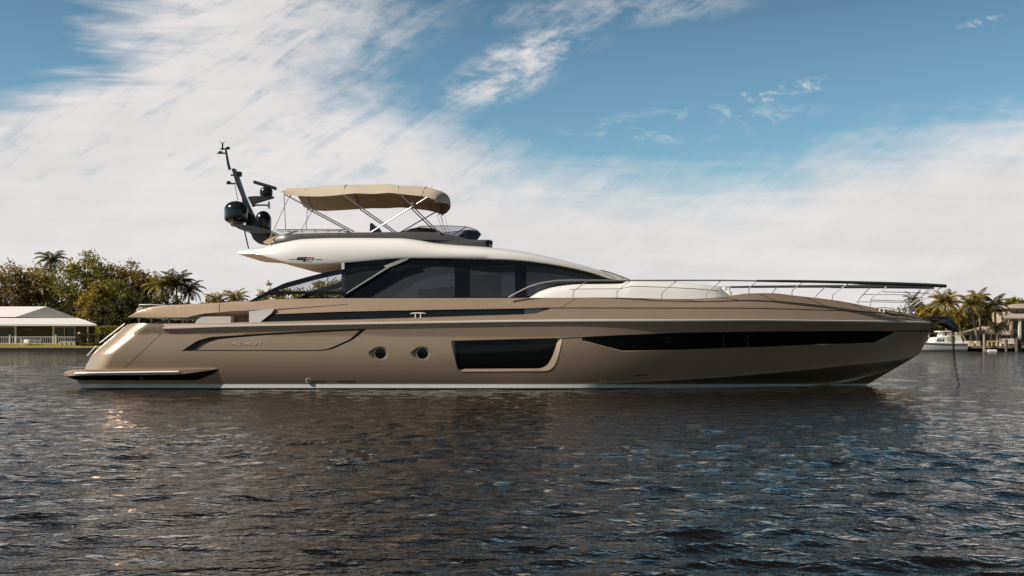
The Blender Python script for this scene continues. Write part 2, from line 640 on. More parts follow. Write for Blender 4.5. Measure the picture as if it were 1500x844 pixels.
def inset(poly, d):
    """shrink a polygon by d (pixels); sign-independent of winding"""
    P = np.array(poly, float)
    x, y = P[:, 0], P[:, 1]
    area = 0.5 * np.sum(x * np.roll(y, -1) - np.roll(x, -1) * y)
    s = 1 if area > 0 else -1
    out = []
    n = len(P)
    for i in range(n):
        e0 = P[i] - P[i - 1]; e1 = P[(i + 1) % n] - P[i]
        n0 = np.array([-e0[1], e0[0]]) / max(np.linalg.norm(e0), 1e-9) * s
        n1 = np.array([-e1[1], e1[0]]) / max(np.linalg.norm(e1), 1e-9) * s
        b = n0 + n1
        b /= max(np.dot(b, b) / 2, 0.35)
        out.append(tuple(P[i] + b * d))
    return out


def patch(band, poly, holes=(), off=0.0, gx=7.0, gy=3.5, mirror=False, edge=None, extra=None):
    """triangulated piece of a band inside poly, minus holes -> verts, normals, tris"""
    edge = edge or min(gx, gy) * 1.2
    loops = [dens(poly, edge)] + [dens(h, edge) for h in holes]
    V, E = [], []
    for lp in loops:
        o = len(V)
        V += lp
        E += [(o + i, o + (i + 1) % len(lp)) for i in range(len(lp))]
    P = np.array(poly, float)
    xs = np.arange(P[:, 0].min() + gx * .5, P[:, 0].max(), gx)
    ys = np.arange(P[:, 1].min() + gy * .5, P[:, 1].max(), gy)
    if len(xs) and len(ys):
        gxx, gyy = [a.ravel() for a in np.meshgrid(xs, ys)]
        if extra is not None:
            kp = gxx > extra[2]
            gxx, gyy = np.r_[gxx[kp], extra[0]], np.r_[gyy[kp], extra[1]]
        ok = inside(poly, gxx, gyy)
        for h in holes:
            ok &= ~inside(h, gxx, gyy)
        gxx, gyy = gxx[ok], gyy[ok]
        if len(gxx):
            LV = np.array(V)
            keep = np.ones(len(gxx), bool)
            for c0 in range(0, len(gxx), 500):
                dx = (gxx[c0:c0 + 500, None] - LV[None, :, 0]) / gx
                dy = (gyy[c0:c0 + 500, None] - LV[None, :, 1]) / gy
                keep[c0:c0 + 500] = (dx * dx + dy * dy).min(axis=1) > 0.06
            V += list(zip(gxx[keep], gyy[keep]))
    r = geometry.delaunay_2d_cdt([Vector((float(a), float(b))) for a, b in V], E, [], 0, 1e-5)
    vo, fo = np.array([tuple(p) for p in r[0]]), [tuple(f) for f in r[2]]
    T = np.array(fo)
    c = vo[T].mean(axis=1)
    ok = inside(poly, c[:, 0], c[:, 1])
    for h in holes:
        ok &= ~inside(h, c[:, 0], c[:, 1])
    T = T[ok]
    W = band.F(vo[:, 0], vo[:, 1], off)
    Nn = band.N(vo[:, 0], vo[:, 1])
    # orient
    a = W[T[:, 1]] - W[T[:, 0]]; b = W[T[:, 2]] - W[T[:, 0]]
    fl = np.einsum('ij,ij->i', np.cross(a, b), Nn[T[:, 0]]) < 0
    T[fl] = T[fl][:, ::-1]
    return W, Nn, T


class PM:
    """patches with their own analytic normals joined into one mesh"""
    def __init__(self):
        self.W, self.N, self.T, self.mi, self.k = [], [], [], [], 0

    def add(self, W, N, T, mi=0):
        self.W.append(W); self.N.append(N); self.T.append(np.asarray(T) + self.k)
        self.mi.append(np.full(len(T), mi)); self.k += len(W)
        return self

    def patch(self, band, poly, holes=(), off=0.0, mi=0, mirror=False, mirror_holes=False, **kw):
        W, N, T = patch(band, poly, holes, off, **kw)
        self.add(W, N, T, mi)
        if mirror:
            if holes and not mirror_holes:
                W, N, T = patch(band, poly, (), off, **kw)
            self.add(W * [1, -1, 1] + [0, 2 * band.yc, 0], N * [1, -1, 1], T[:, ::-1], mi)
        return self

    def strip(self, A, B, closed=True, mi=0, mirror=False, flat=True):
        """quads between two point rows of equal length"""
        A, B = np.asarray(A), np.asarray(B)
        n = len(A)
        for s in ((1, -1) if mirror else (1,)):
            a, b = A * [1, s, 1], B * [1, s, 1]
            for i in range(n if closed else n - 1):
                j = (i + 1) % n
                q = np.stack([a[i], a[j], b[j], b[i]])
                nn = np.cross(q[1] - q[0], q[3] - q[0])
                l = np.linalg.norm(nn)
                if l < 1e-10:
                    nn = np.cross(q[2] - q[1], q[3] - q[2]); l = max(np.linalg.norm(nn), 1e-10)
                nn = nn / l
                self.add(q, np.tile(nn, (4, 1)), [(0, 1, 2), (0, 2, 3)], mi)
        return self

    def build(self, name, mat, parent=None, split=False):
        W = np.concatenate(self.W); N = np.concatenate(self.N); T = np.concatenate(self.T); mi = np.concatenate(self.mi)
        if split:                       # 'y': near and far side apart; else every separate piece
            if split == 'y':
                cy = W[T].mean(axis=1)[:, 1] > 0
                gs = [np.where(~cy)[0], np.where(cy)[0]]
            else:
                gs = [np.array(g) for g in pieces(W, T.tolist())]
            first = None
            for g in gs:
                if not len(g):
                    continue
                used, inv = np.unique(T[g], return_inverse=True)
                p = PM(); p.W, p.N, p.T, p.mi = [W[used]], [N[used]], [inv.reshape(-1, 3)], [mi[g]]
                o = p.build(name, mat, parent)
                first = first or o
            return first
        off = Vector((0, 0, 0))
        pl = parent
        while pl is not None:
            off += pl.location; pl = pl.parent
        W = W - np.array(off)
        me = bpy.data.meshes.new(name)
        me.from_pydata(W.tolist(), [], T.tolist())
        mats = mat if isinstance(mat, (list, tuple)) else [mat]
        for x in mats:
            me.materials.append(x)
        me.polygons.foreach_set('material_index', mi.astype(np.int32))
        me.polygons.foreach_set('use_smooth', [True] * len(me.polygons))
        me.update()
        me.normals_split_custom_set_from_vertices(N.tolist())
        o = bpy.data.objects.new(name, me)
        COL.objects.link(o)
        if parent is not None:
            o.parent = parent
            o.matrix_parent_inverse = Matrix.Identity(4)
        return o


def rows(band, poly, off=0.0):
    P = np.array(poly, float)
    return band.F(P[:, 0], P[:, 1], off)


def text_on(band, s, px0, px1, py_base, height_px, off, thick, name, mat, parent, gap=1.0, shear=0.0):
    """lettering laid on a band: Blender's built-in letters, converted to mesh"""
    cu = bpy.data.curves.new(name, 'FONT')
    cu.body = s
    cu.extrude = 0.5
    cu.space_character = gap
    cu.shear = shear
    tmp = bpy.data.objects.new(name, cu)
    COL.objects.link(tmp)
    dg = bpy.context.evaluated_depsgraph_get()
    me0 = tmp.evaluated_get(dg).to_mesh()
    P = np.array([v.co[:] for v in me0.vertices])
    F = [tuple(p.vertices) for p in me0.polygons]
    tmp.evaluated_get(dg).to_mesh_clear()
    bpy.data.objects.remove(tmp)
    bpy.data.curves.remove(cu)
    x = (P[:, 0] - P[:, 0].min()) / np.ptp(P[:, 0])
    y = (P[:, 1] - P[:, 1].min()) / np.ptp(P[:, 1])
    W = band.F(px0 + x * (px1 - px0), py_base - y * height_px, 0.0)
    W[:, 1] += -off - (P[:, 2] + 0.5) * thick
    mb = MB()
    mb.add(W, F)
    return mb.build(name, mat, parent)


# ------------------------------------------------------------------ water and land
def grow(start, stop, step, ratio):
    out, x, s = [], start, step
    while x < stop:
        x += s; s *= ratio
        out.append(x)
    return out


def build_water():
    rng = np.random.RandomState(7)
    xs = list(np.arange(0, 11, .075)) + list(np.arange(11, 24, .13))
    xs += grow(xs[-1], 420, .16, 1.055)
    xs = np.array([-v for v in xs[:0:-1]] + xs)
    ds = [4.2]
    while ds[-1] < 141.5:
        ds.append(ds[-1] * 1.0068 + 0.004)
    back = [-v for v in grow(-4.2, 400, .06, 1.10)]
    ys = np.array(back[::-1] + ds) + CY
    XX, YY = np.meshgrid(xs, ys)
    sx = np.gradient(xs)[None, :]; sy = np.gradient(ys)[:, None]
    sp = np.maximum(sx * 1.0, sy * 1.0)
    ZZ = np.zeros_like(XX); DX = np.zeros_like(XX); DY = np.zeros_like(XX)
    n = 130
    lam = np.exp(rng.uniform(math.log(.20), math.log(1.5), n))
    th = R(-78) + rng.normal(0, R(27), n)          # chop running towards the viewer, spread either way
    # patchiness of the wind
    patchy = .85 + .38 * np.sin(XX * .11 + YY * .05 + 1.1) * np.sin(YY * .16 - XX * .04) + .22 * np.sin(XX * .43 + YY * .31) * np.sin(YY * .52 - XX * .21 + 2)
    for l, t in zip(lam, th):
        k = 2 * math.pi / l
        slope = 0.026 * (1.0 if l < .5 else (.5 / l) ** 1.0)
        a = slope / k * rng.uniform(.5, 1.5)
        ph = rng.uniform(0, 6.28)
        filt = np.exp(-(sp / l * 2.4) ** 2)
        kx, ky = k * math.cos(t), k * math.sin(t)
        A = a * filt * patchy
        p = kx * XX + ky * YY + ph
        ZZ += A * np.cos(p)
        s = A * np.sin(p) * .9
        DX -= math.cos(t) * s; DY -= math.sin(t) * s
    V = np.stack([XX + DX, YY + DY, ZZ], -1).reshape(-1, 3)
    nr, nc = XX.shape
    i = np.arange((nr - 1) * (nc - 1))
    r, c = i // (nc - 1), i % (nc - 1)
    q = np.stack([r * nc + c, r * nc + c + 1, (r + 1) * nc + c + 1, (r + 1) * nc + c], -1)
    me = bpy.data.meshes.new('water')
    me.vertices.add(len(V)); me.vertices.foreach_set('co', V.ravel().astype(np.float32))
    me.loops.add(len(q) * 4); me.loops.foreach_set('vertex_index', q.ravel().astype(np.int32))
    me.polygons.add(len(q))
    me.polygons.foreach_set('loop_start', (np.arange(len(q)) * 4).astype(np.int32))
    me.polygons.foreach_set('use_smooth', np.ones(len(q), bool))
    me.update(calc_edges=True)
    o = bpy.data.objects.new('water', me)
    COL.objects.link(o)
    o['kind'] = 'structure'
    mt = principled('water', (.007, .0065, .0055), .04, ior=1.333, spec=.26)
    nt = mt.node_tree
    b = nt.nodes['Principled BSDF']
    tc = nt.nodes.new('ShaderNodeTexCoord')
    prev = None
    for sc, det, dist, stx, rot in ((2.2, 3.0, .060, .75, 10), (6.5, 3.0, .026, .6, -14), (19.0, 2.0, .0060, .8, 20)):
        mp = nt.nodes.new('ShaderNodeMapping')
        mp.inputs['Scale'].default_value = (stx, 1.0, 1.0)
        mp.inputs['Rotation'].default_value = (0, 0, R(rot))
        nt.links.new(tc.outputs['Object'], mp.inputs['Vector'])
        nz = nt.nodes.new('ShaderNodeTexNoise')
        nz.inputs['Scale'].default_value = sc
        nz.inputs['Detail'].default_value = det
        nz.inputs['Roughness'].default_value = .55
        nz.inputs['Distortion'].default_value = .5
        nt.links.new(mp.outputs[0], nz.inputs['Vector'])
        bp = nt.nodes.new('ShaderNodeBump')
        bp.inputs['Strength'].default_value = 1.0
        bp.inputs['Distance'].default_value = dist * WATER_BUMP
        nt.links.new(nz.outputs['Fac'], bp.inputs['Height'])
        if prev is not None:
            nt.links.new(prev, bp.inputs['Normal'])
        prev = bp.outputs[0]
    nt.nodes.remove(b)
    fr = nt.nodes.new('ShaderNodeFresnel'); fr.inputs['IOR'].default_value = 1.333
    nt.links.new(prev, fr.inputs['Normal'])
    pol = nt.nodes.new('ShaderNodeMath'); pol.operation = 'MULTIPLY'; pol.inputs[1].default_value = WATER_REFLECT
    nt.links.new(fr.outputs[0], pol.inputs[0])
    deep = nt.nodes.new('ShaderNodeBsdfDiffuse'); deep.inputs['Color'].default_value = (.0075, .0060, .0045, 1)
    gl = nt.nodes.new('ShaderNodeBsdfGlossy'); gl.inputs['Roughness'].default_value = .045; gl.inputs['Color'].default_value = (.97, .91, .85, 1)
    nt.links.new(prev, gl.inputs['Normal'])
    mx = nt.nodes.new('ShaderNodeMixShader')
    nt.links.new(pol.outputs[0], mx.inputs[0]); nt.links.new(deep.outputs[0], mx.inputs[1]); nt.links.new(gl.outputs[0], mx.inputs[2])
    nt.links.new(mx.outputs[0], nt.nodes['Material Output'].inputs['Surface'])
    me.materials.append(mt)


WATER_BUMP = 1.3
WATER_REFLECT = .92
build_water()

BANK_Y = 103.0


def land_z(y):
    return float(np.interp(y, [BANK_Y, BANK_Y + 1.5, 112, 118, 600], [.50, .56, .98, 1.02, 1.2]))


def build_land():
    xs = np.arange(-320, 321, 8.0)
    ys = np.array(list(np.arange(BANK_Y + .25, 122, .8)) + list(np.arange(124, 620, 16)))
    rng = np.random.RandomState(3)
    V = [(x, y, land_z(y) + rng.uniform(-.02, .02)) for y in ys for x in xs]
    nc = len(xs)
    F = [(r * nc + c, r * nc + c + 1, (r + 1) * nc + c + 1, (r + 1) * nc + c) for r in range(len(ys) - 1) for c in range(nc - 1)]
    mt = vary(principled('lawn', (.22, .19, .045), .9, spec=.1), .6, .45, 6)
    o = MB().add(V, F).build('ground', mt, smooth=60, recalc=False)
    o['kind'] = 'structure'


build_land()
sw_mat = vary(principled('weathered_seawall', (.028, .022, .017), .8), 1.2, .45, 6, stretch=(1, 1, .3))
cap_mat = vary(principled('concrete_cap', (.30, .25, .18), .85), 1.5, .25)
sw = empty('seawall', (0, BANK_Y, 0), 'long dark concrete seawall with a pale cap edging the far bank', 'seawall')
MB().box((0, BANK_Y + .15, -.35), (640, .3, 1.5)).build('wall_face', sw_mat, sw)
MB().box((0, BANK_Y + .18, .46), (640, .5, .12)).build('wall_cap', cap_mat, sw)

# ------------------------------------------------------------------ the motor yacht
yacht = empty('motor_yacht', (0, 0, 0), 'long bronze motor yacht with white upper works lying at anchor across the picture', 'yacht')

L_rub = line((60, 481.3), (238, 481), (330, 478.2), (500, 475), (630, 472.8), (767, 470.8), (900, 470), (1060, 470), (1200, 471), (1364, 473.5), (1372, 474))
L_groove = line((180, 466), (274, 465.8), (330, 461.5), (404, 460.5), (498, 457.3), (630, 454.5), (767, 452.3), (804, 451.2), (1060, 451.4), (1196, 454), (1288, 458), (1345, 466), (1372, 474))
L_deck = line((180, 466), (187.5, 464.4), (199, 458), (225, 450), (250, 447.6), (321, 444), (400, 439), (500, 437.5), (740, 437), (900, 436.5), (1000, 438.4), (1059, 435.5), (1095, 430.5), (1129, 430), (1168, 434), (1224, 440.5), (1280, 451), (1336, 461), (1366, 471.5), (1372, 474))
L_knee = line((60, 489), (850, 493.5), (1000, 487), (1285, 484.8), (1362, 485), (1366, 480), (1370, 474.3), (1372, 474))
L_chine = line((60, 563.4), (850, 563.2), (1000, 556.8), (1150, 545), (1250, 534.3), (1346, 520), (1357, 500), (1362, 486), (1370, 474.5), (1372, 474))
L_wl = line((60, 571), (1200, 572.5), (1256, 572.8), (1311, 540), (1346, 520.3), (1357, 500.3), (1362, 486.3), (1370, 474.6), (1372, 474))
L_keel = line((60, 604), (1150, 606), (1205, 602), (1256, 573), (1311, 540.3), (1346, 520.6), (1357, 500.6), (1362, 486.6), (1372, 474))
h_rub = shp(1371, 545, 3.10, 2.3)
h_groove = shp(1368, 570, 2.95, 2.15)
h_deck0 = shp(1369, 620, 2.72, 1.9)
h_deck = lambda px: h_deck0(px) - .10 * np.clip((760 - np.asarray(px, float)) / 300, 0, 1) ** .8
h_knee = shp(1364, 548, 3.07, 2.2)
h_chine = shp(1346, 600, 2.95, 1.9)
h_wl = lambda px: h_chine(px) * .997 * (1 - np.clip((np.asarray(px, float) - 850) / 407, 0, 1) ** 1.5)
h_keel = shp(1206, 700, 1.9, 1.7)
XE_Y = [474, 475.6, 480, 495, 519, 541, 557, 563, 571, 604]
XE_X = [187.6, 185.7, 180.5, 163, 135, 123, 111, 116, 119, 128]


def stern_round(px, py, hb):
    xe = np.interp(py, XE_Y, XE_X)
    c = np.clip((xe + 34 - px) / 34, 0, .985)
    return hb - 1.0 * (1 - np.sqrt(1 - c * c))


B_top = Band([(L_rub, h_rub), (L_knee, h_knee), (L_chine, h_chine)], stern_round,
             bulge=(1, lambda px: .11 * np.clip((1150 - px) / 500, -.35, 1)))          # rub rail to chine
L_st = line((60, 563), (1269, 562.6), (1311, 540.2), (1346, 520.2), (1357, 500.2), (1362, 486.2), (1370, 474.55), (1372, 474))
h_st = lambda px: h_wl(np.asarray(px, float) - 6) * 1.004
B_low = Band([(L_chine, h_chine), (L_st, h_st), (L_wl, h_wl), (L_keel, h_keel)], stern_round)            # chine to keel
B_bul = Band([(L_groove, h_groove), (L_rub, h_rub)], stern_round)                          # groove to rub rail
B_wing = Band([(L_deck, h_deck), (L_groove, h_groove)])                                   # deck edge to groove


def along(f, a, b, step=9.0, d=0.0):
    n = max(2, int(abs(b - a) / step) + 1)
    xs = np.linspace(a, b, n)
    return [(float(x), float(y) + d) for x, y in zip(xs, f(xs))]


# ---- hull between rub rail and chine, with its openings cut out
win_o = rpoly([(659.5, 499.5), (824, 495.5), (816, 530), (806, 544), (671, 545)], [5, 3, 12, 10, 6])
win_i = rpoly([(665, 502), (817.5, 496.6), (810.5, 521), (799, 540.3), (670, 541)], [3, 2, 12, 12, 4])
long_w = [(852.5, 494), (930, 490.4), (1000, 487.6), (1100, 486.2), (1200, 485.4), (1309, 485.2), (1311, 488.5), (1281, 503), (1170, 507), (1060, 511.2), (912, 515.4), (852.5, 499.5)]
panel_o = rpoly([(266, 514.6), (290, 499), (309, 494), (330, 492.8), (380, 489.5), (430, 486.6), (480, 484), (538, 481.8), (516, 499), (485, 513), (465, 515)], [0, 6, 4, 3, 3, 3, 3, 2, 4, 6, 6])
panel_i = rpoly([(289, 513.4), (303, 503.5), (318, 498), (340, 495.6), (385, 492), (430, 489.3), (480, 486.8), (527, 484.8), (512, 498), (481, 511.6), (463, 513.6)], [0, 6, 4, 3, 3, 3, 3, 2, 4, 6, 6])


def teardrop(cx, cy):
    out = []
    for j in range(36):
        t = 2 * math.pi * j / 36
        x, y = math.cos(t), math.sin(t)
        rx = 11.2 if x > 0 else 17.5
        yy = y * 10.2 * (1.0 if x > 0 else (1 - .42 * x * x))
        out.append((cx + rx * x, cy + yy))
    return out


ports = [(557, 518.2), (618.8, 518.2)]
tears = [teardrop(x, y) for x, y in ports]
hullB = ([(238, 481.2)] + along(L_rub, 244, 1369, d=.4) + [(1366, 480), (1362, 486), (1357, 500), (1351, 511), (1346, 520)]
         + along(L_chine, 1340, 117) + [(116, 563.3), (112, 557.5), (123, 541), (135, 519), (148.5, 507), (163, 495), (180, 480.5), (187, 475.8), (197, 474.2), (212, 474.3), (238, 474.8)])
pm = PM()
ey, ef = [a.ravel() for a in np.meshgrid(np.arange(475.5, 563, 2.0), [.8, 2, 3.6, 5.6, 8, 11, 14.5, 18.5, 23, 28, 33.5, 40, 47])]
ex = np.interp(ey, XE_Y, XE_X) + ef
k2 = np.arange(250, 232, -8)
fill = [(x, y) for y in np.arange(476, 563, 4.0) for x in np.arange(118, 300, 8.0) if x > np.interp(y, XE_Y, XE_X) + 52]
ex = np.r_[ex, [p[0] for p in fill]]; ey = np.r_[ey, [p[1] for p in fill]]
pm.patch(B_top, hullB, holes=[win_o, long_w, panel_o] + tears, mirror=True, gx=8, gy=4, edge=2.4, extra=(ex, ey, 300))
hullA = along(L_chine, 850, 1345, d=.0) + [(1330, 529.5), (1311, 540.4), (1290, 552.6), (1273, 562.5)] + [(1262, 563.2), (850, 563.3)]
pm.patch(B_low, hullA, gx=8, gy=3, mirror=True)
# transom and fore stem stay closed
edge = [(116, 563.3), (112, 557.5), (123, 541), (135, 519), (148.5, 507), (163, 495), (180, 480.5), (187, 475.8), (197, 474.2)]
ed = np.array(dens(edge + [edge[-1]], 6)[:-1])
A = B_top.F(ed[:, 0], ed[:, 1]); pm.strip(A, A * [1, -1, 1], closed=False)
hull = pm.build('hull', M['bronze'], yacht)

pm = PM()
stripe_p = [(116, 563.5), (850, 563.5), (1272, 563.2), (1262, 569), (119, 568.8)]
B_st = Band([(L_st, h_st), (L_wl, h_wl)], stern_round)
pm.patch(B_st, stripe_p, off=-.006, gx=8, gy=2.5, mirror=True)
e2 = np.array([(116, 563.5), (119, 568.8)]); A = B_low.F(e2[:, 0], e2[:, 1]); pm.strip(A, A * [1, -1, 1], closed=False)
pm.build('boot_stripe', M['stripe'], yacht)
pm = PM()
foul = [(119, 568.8), (1262, 569), (1256, 573), (1205, 601), (1150, 604), (128, 602)]
pm.patch(B_low, foul, gx=10, gy=4, mirror=True)
e2 = np.array([(119, 568.8), (128, 602)]); A = B_low.F(e2[:, 0], e2[:, 1]); pm.strip(A, A * [1, -1, 1], closed=False)
pm.build('hull_bottom', M['antifoul'], yacht)
# spray rail near the bow
pm = PM()
su = [(x, float(np.interp(x, [1176, 1210, 1250, 1308], [566.8, 562.3, 554.6, 540.6]))) for x in np.linspace(1176, 1306, 30)]
sl = [(x, float(np.interp(x, [1176, 1210, 1250, 1308], [567.4, 565.4, 558.4, 541.6]))) for x in np.linspace(1176, 1306, 30)]
A, Bq, Cq = rows(B_low, su, -.004), rows(B_low, sl, -.13), rows(B_low, sl, .01)
pm.strip(A, Bq, closed=False, mirror=True); pm.strip(Bq, Cq, closed=False, mirror=True)
pm.build('spray_rail', M['spray'], yacht, split='y')


def rail_strip(band, f, a, b, half, proud, name, mat, parent, cap=1.4):
    pm = PM()
    top, bot = np.array(along(f, a, b, 6, -half)), np.array(along(f, a, b, 6, half))
    to, bo = np.array(along(f, a, b, 6, -half * cap)), np.array(along(f, a, b, 6, half * cap))
    T, Bm = band.F(top[:, 0], top[:, 1], -proud), band.F(bot[:, 0], bot[:, 1], -proud)
    T0, B0 = band.F(to[:, 0], to[:, 1], .01), band.F(bo[:, 0], bo[:, 1], .01)
    for p, q in ((T0, T), (T, Bm), (Bm, B0)):
        pm.strip(p, q, closed=False, mirror=True)
    for i in (0, -1):
        e = np.array([T0[i], T[i], Bm[i], B0[i]])
        pm.strip(e[:2], e[:1:-1], closed=False, mirror=True)
    return pm.build(name, mat, parent, split='y')


rail_strip(B_top, L_rub, 238, 1371.5, 1.1, .06, 'rub_rail', M['rub'], yacht)

# ---- midship window: bevelled bronze frame, black pane
pm = PM()
ro, ri = rows(B_top, dens(win_o, 4)), None
wi_d = dens(win_o, 4)
# inner row: nearest correspondence by even arc length
def arc_match(outer, inner, n=120):
    def samp(p):
        p = np.array(p + [p[0]], float); s = np.r_[0, np.cumsum(np.linalg.norm(np.diff(p, axis=0), axis=1))]
        t = np.linspace(0, s[-1], n, endpoint=False)
        return np.stack([np.interp(t, s, p[:, 0]), np.interp(t, s, p[:, 1])], -1)
    O = samp(outer); I = samp(inner)
    best = min(range(n), key=lambda k: ((O - np.roll(I, -k, axis=0)) ** 2).sum())
    return [tuple(p) for p in O], [tuple(p) for p in np.roll(I, -best, axis=0)]


wo, wi = arc_match(win_o, win_i)
pm.strip(rows(B_top, wo, -.012), rows(B_top, wi, .06))
pm.strip(rows(B_top, wo, .004), rows(B_top, wo, -.012))
pm.strip(rows(B_top, wi, .06), rows(B_top, wi, .12))
hw = PM().patch(B_top, win_i, off=.075, gx=8, gy=5).build('hull_window', M['hull_glass'], yacht)
pm.build('window_frame', M['bronze'], hw)
# ---- long bow window with its bevel
pm = PM()
lw_i = inset(long_w, 1.1)
pm.strip(rows(B_top, long_w, 0), rows(B_top, lw_i, .05))
bw = PM().patch(B_top, lw_i, off=.05, gx=8, gy=4).build('bow_window', M['hull_glass'], yacht)
pm.build('window_frame', M['bronze'], bw)
chf = [(1278, 503.4), (1310.5, 487.6), (1316, 487.4), (1288, 502.6)]
PM().patch(B_top, chf, off=-.012, gx=5, gy=3).build('window_chamfer', M['spray'], bw)  # lit tone of the chamfer is put into its lighter bronze
for (a, b) in ((1059, 0), (1095, 0)):
    pm = PM().patch(B_top, [(a, 490), (a + 2, 490), (a + 2, 509), (a, 509)], off=.04, gx=3, gy=5)
    pm.build('mullion', M['dark_grey'], bw)
for a, rr in ((979, 4.2), (1093, 3.4)):
    n = 20
    cc = [(a + rr * math.cos(2 * math.pi * j / n), 498.5 + rr * math.sin(2 * math.pi * j / n)) for j in range(n)]
    ci = [(a + (rr - 1) * math.cos(2 * math.pi * j / n), 498.5 + (rr - 1) * math.sin(2 * math.pi * j / n)) for j in range(n)]
    pm = PM(); pm.strip(rows(B_top, cc, .05), rows(B_top, cc, .035)); pm.strip(rows(B_top, cc, .035), rows(B_top, ci, .035)); pm.strip(rows(B_top, ci, .035), rows(B_top, ci, .05))
    pm.build('opening_port', M['dark_grey'], bw)
# ---- painted shadow line of the bow knuckle to the stem, and a short groove
pm = PM()
pm.patch(B_top, [(1311, 484.6), (1361.6, 484.2), (1361.6, 486.2), (1311, 486.4)], off=-.008, gx=5, gy=2, mirror=True)
pm.patch(B_top, [(823, 495.6), (852.5, 494.2), (852.5, 495.3), (823, 496.8)], off=-.006, gx=5, gy=2)
pm.build('hull_groove_shadow', M['groove'], yacht, split=True)
# ---- portholes
for (cx, cy), tr in zip(ports, tears):
    n = 36
    circ = [(cx + 9.4 * math.cos(2 * math.pi * j / n), cy + 9.2 * math.sin(2 * math.pi * j / n)) for j in range(n)]
    rin = [(cx + 8.2 * math.cos(2 * math.pi * j / n), cy + 8.0 * math.sin(2 * math.pi * j / n)) for j in range(n)]
    pm = PM(); pm.strip(rows(B_top, tr, 0), rows(B_top, circ, .09))
    ph = pm.build('porthole', M['bronze'], yacht)
    pm = PM(); pm.strip(rows(B_top, circ, .09), rows(B_top, circ, .05)); pm.strip(rows(B_top, circ, .05), rows(B_top, rin, .05)); pm.strip(rows(B_top, rin, .05), rows(B_top, rin, .12))
    pm.build('porthole_ring', M['chrome'], ph)
    PM().patch(B_top, rin, off=.10, gx=4, gy=4).build('porthole_pane', M['hull_glass'], ph)
# ---- recessed side panel with raised inlay and lettering
pm = PM()
pm.strip(rows(B_top, dens(panel_o, 4), 0), rows(B_top, dens(panel_o, 4), .06))
pm.patch(B_top, panel_o, off=.06, gx=8, gy=4)
sp_ = pm.build('side_panel_recess', M['groove'], yacht)
pm = PM()
pm.patch(B_top, panel_i, off=.0, gx=8, gy=4)
pm.strip(rows(B_top, dens(panel_i, 4), 0), rows(B_top, dens(panel_i, 4), .06))
pm.build('side_panel', M['bronze'], sp_)
text_on(B_top, 'AZIMUT', 340, 384, 505.8, 4.4, .002, .012, 'lettering', principled('glint_pale_letters', (.72, .62, .52), .35, .2), sp_, gap=1.25)  # glint of the metal letters is put into their pale colour
# ---- small hull fittings
pm = PM()
for a, b, y in ((458, 477, 558.6), (493, 521, 558.6), (930, 950, 549.5)):
    pm.patch(B_top, [(a, y), (b, y), (b, y + 1.3), (a, y + 1.3)], off=-.005, gx=6, gy=2)
pm.build('hull_vent', M['groove'], yacht, split=True)
c = B_top.F(451.5, 557.6, 0)[0]
o = MB().lathe(c + np.array([0, .01, 0]), [(.085, 0), (.085, .03), (.05, .035)], 16, axis=(0, -1, 0)).build('drain_outlet', M['chrome'], yacht, smooth=40)
MB().lathe(c + np.array([0, -.03, 0]), [(.048, 0), (.048, .008)], 14, axis=(0, -1, 0)).build('outlet_bore', M['groove'], o)
pm = PM()
pm.patch(B_top, [(236, 489), (236.8, 489), (183, 540), (182.2, 540)], off=-.003, gx=6, gy=6)
pm.build('hull_seam', M['groove'], yacht)

# ---- bulwark band between rub rail and groove
bul = ([(238.5, 475)] + [(330, 473.6), (420, 471.6), (500, 469.6), (630, 465.6), (767, 461.4), (786, 459.6), (796, 456.4), (807, 452.6)]
       + along(L_groove, 815, 1362, d=1.2) + [(1370, 474)] + along(L_rub, 1364, 239, d=-.3))
pm = PM()
pm.patch(B_bul, bul, gx=8, gy=3, mirror=True)
i0 = rows(B_bul, [(238.5, 475), (330, 473.6), (420, 471.6), (500, 469.6), (630, 465.6), (767, 461.4), (786, 459.6), (796, 456.4), (807, 452.6)], 0)
pm.strip(i0, i0 + [0, .22, .02], closed=False, mirror=True)
pm.strip(i0 + [0, .22, .02], i0 + [0, .22, -.45], closed=False, mirror=True)
pm.build('bulwark', M['bronze'], yacht, split='y')
pm = PM()
gp = along(L_groove, 800, 1366, d=-.8) + along(L_groove, 1366, 800, d=2.0)
pm.patch(B_bul, gp, off=.045, gx=8, gy=1.5, mirror=True)
for a, b in (((1302, 461.2), (1331, 463)), ((1306, 466.2), (1334, 467.8))):
    pm.patch(B_bul, [a, b, (b[0], b[1] + .9), (a[0], a[1] + .9)], off=-.006, gx=5, gy=2, mirror=True)
pm.build('bulwark_groove', M['groove'], yacht, split=True)

# ---- side wing from the stern, running into the bow deck edge
wing = (along(L_deck, 187.5, 1368, 6) + along(L_groove, 1362, 404, 9) + [(404, 458.5), (392, 456.2), (372, 455.6), (330, 457.2), (300, 459.8), (284, 462.4), (274, 465.6), (187.5, 465.4)])
pm = PM()
pm.patch(B_wing, wing, gx=8, gy=3, mirror=True)
wd = dens(wing, 7)
pm.strip(rows(B_wing, wd, 0), rows(B_wing, wd, .30), mirror=True)
wing_o = pm.build('side_wing', M['bronze'], yacht, split='y')
pm = PM()
pm.patch(B_wing, [(330, 456.6), (404, 453.4), (450, 450.3), (510, 446), (510, 446.6), (450, 451.3), (404, 455), (372, 456.3)], off=-.006, gx=8, gy=2)
pm.patch(B_wing, [(321, 444.4), (321.9, 444.4), (321.9, 457), (321, 457)], off=-.006, gx=3, gy=3)
pm.patch(B_wing, [(845, 437), (846, 437), (822, 451), (821, 451)], off=-.006, gx=3, gy=3)
pm.build('wing_seam', M['groove'], wing_o, split=True)

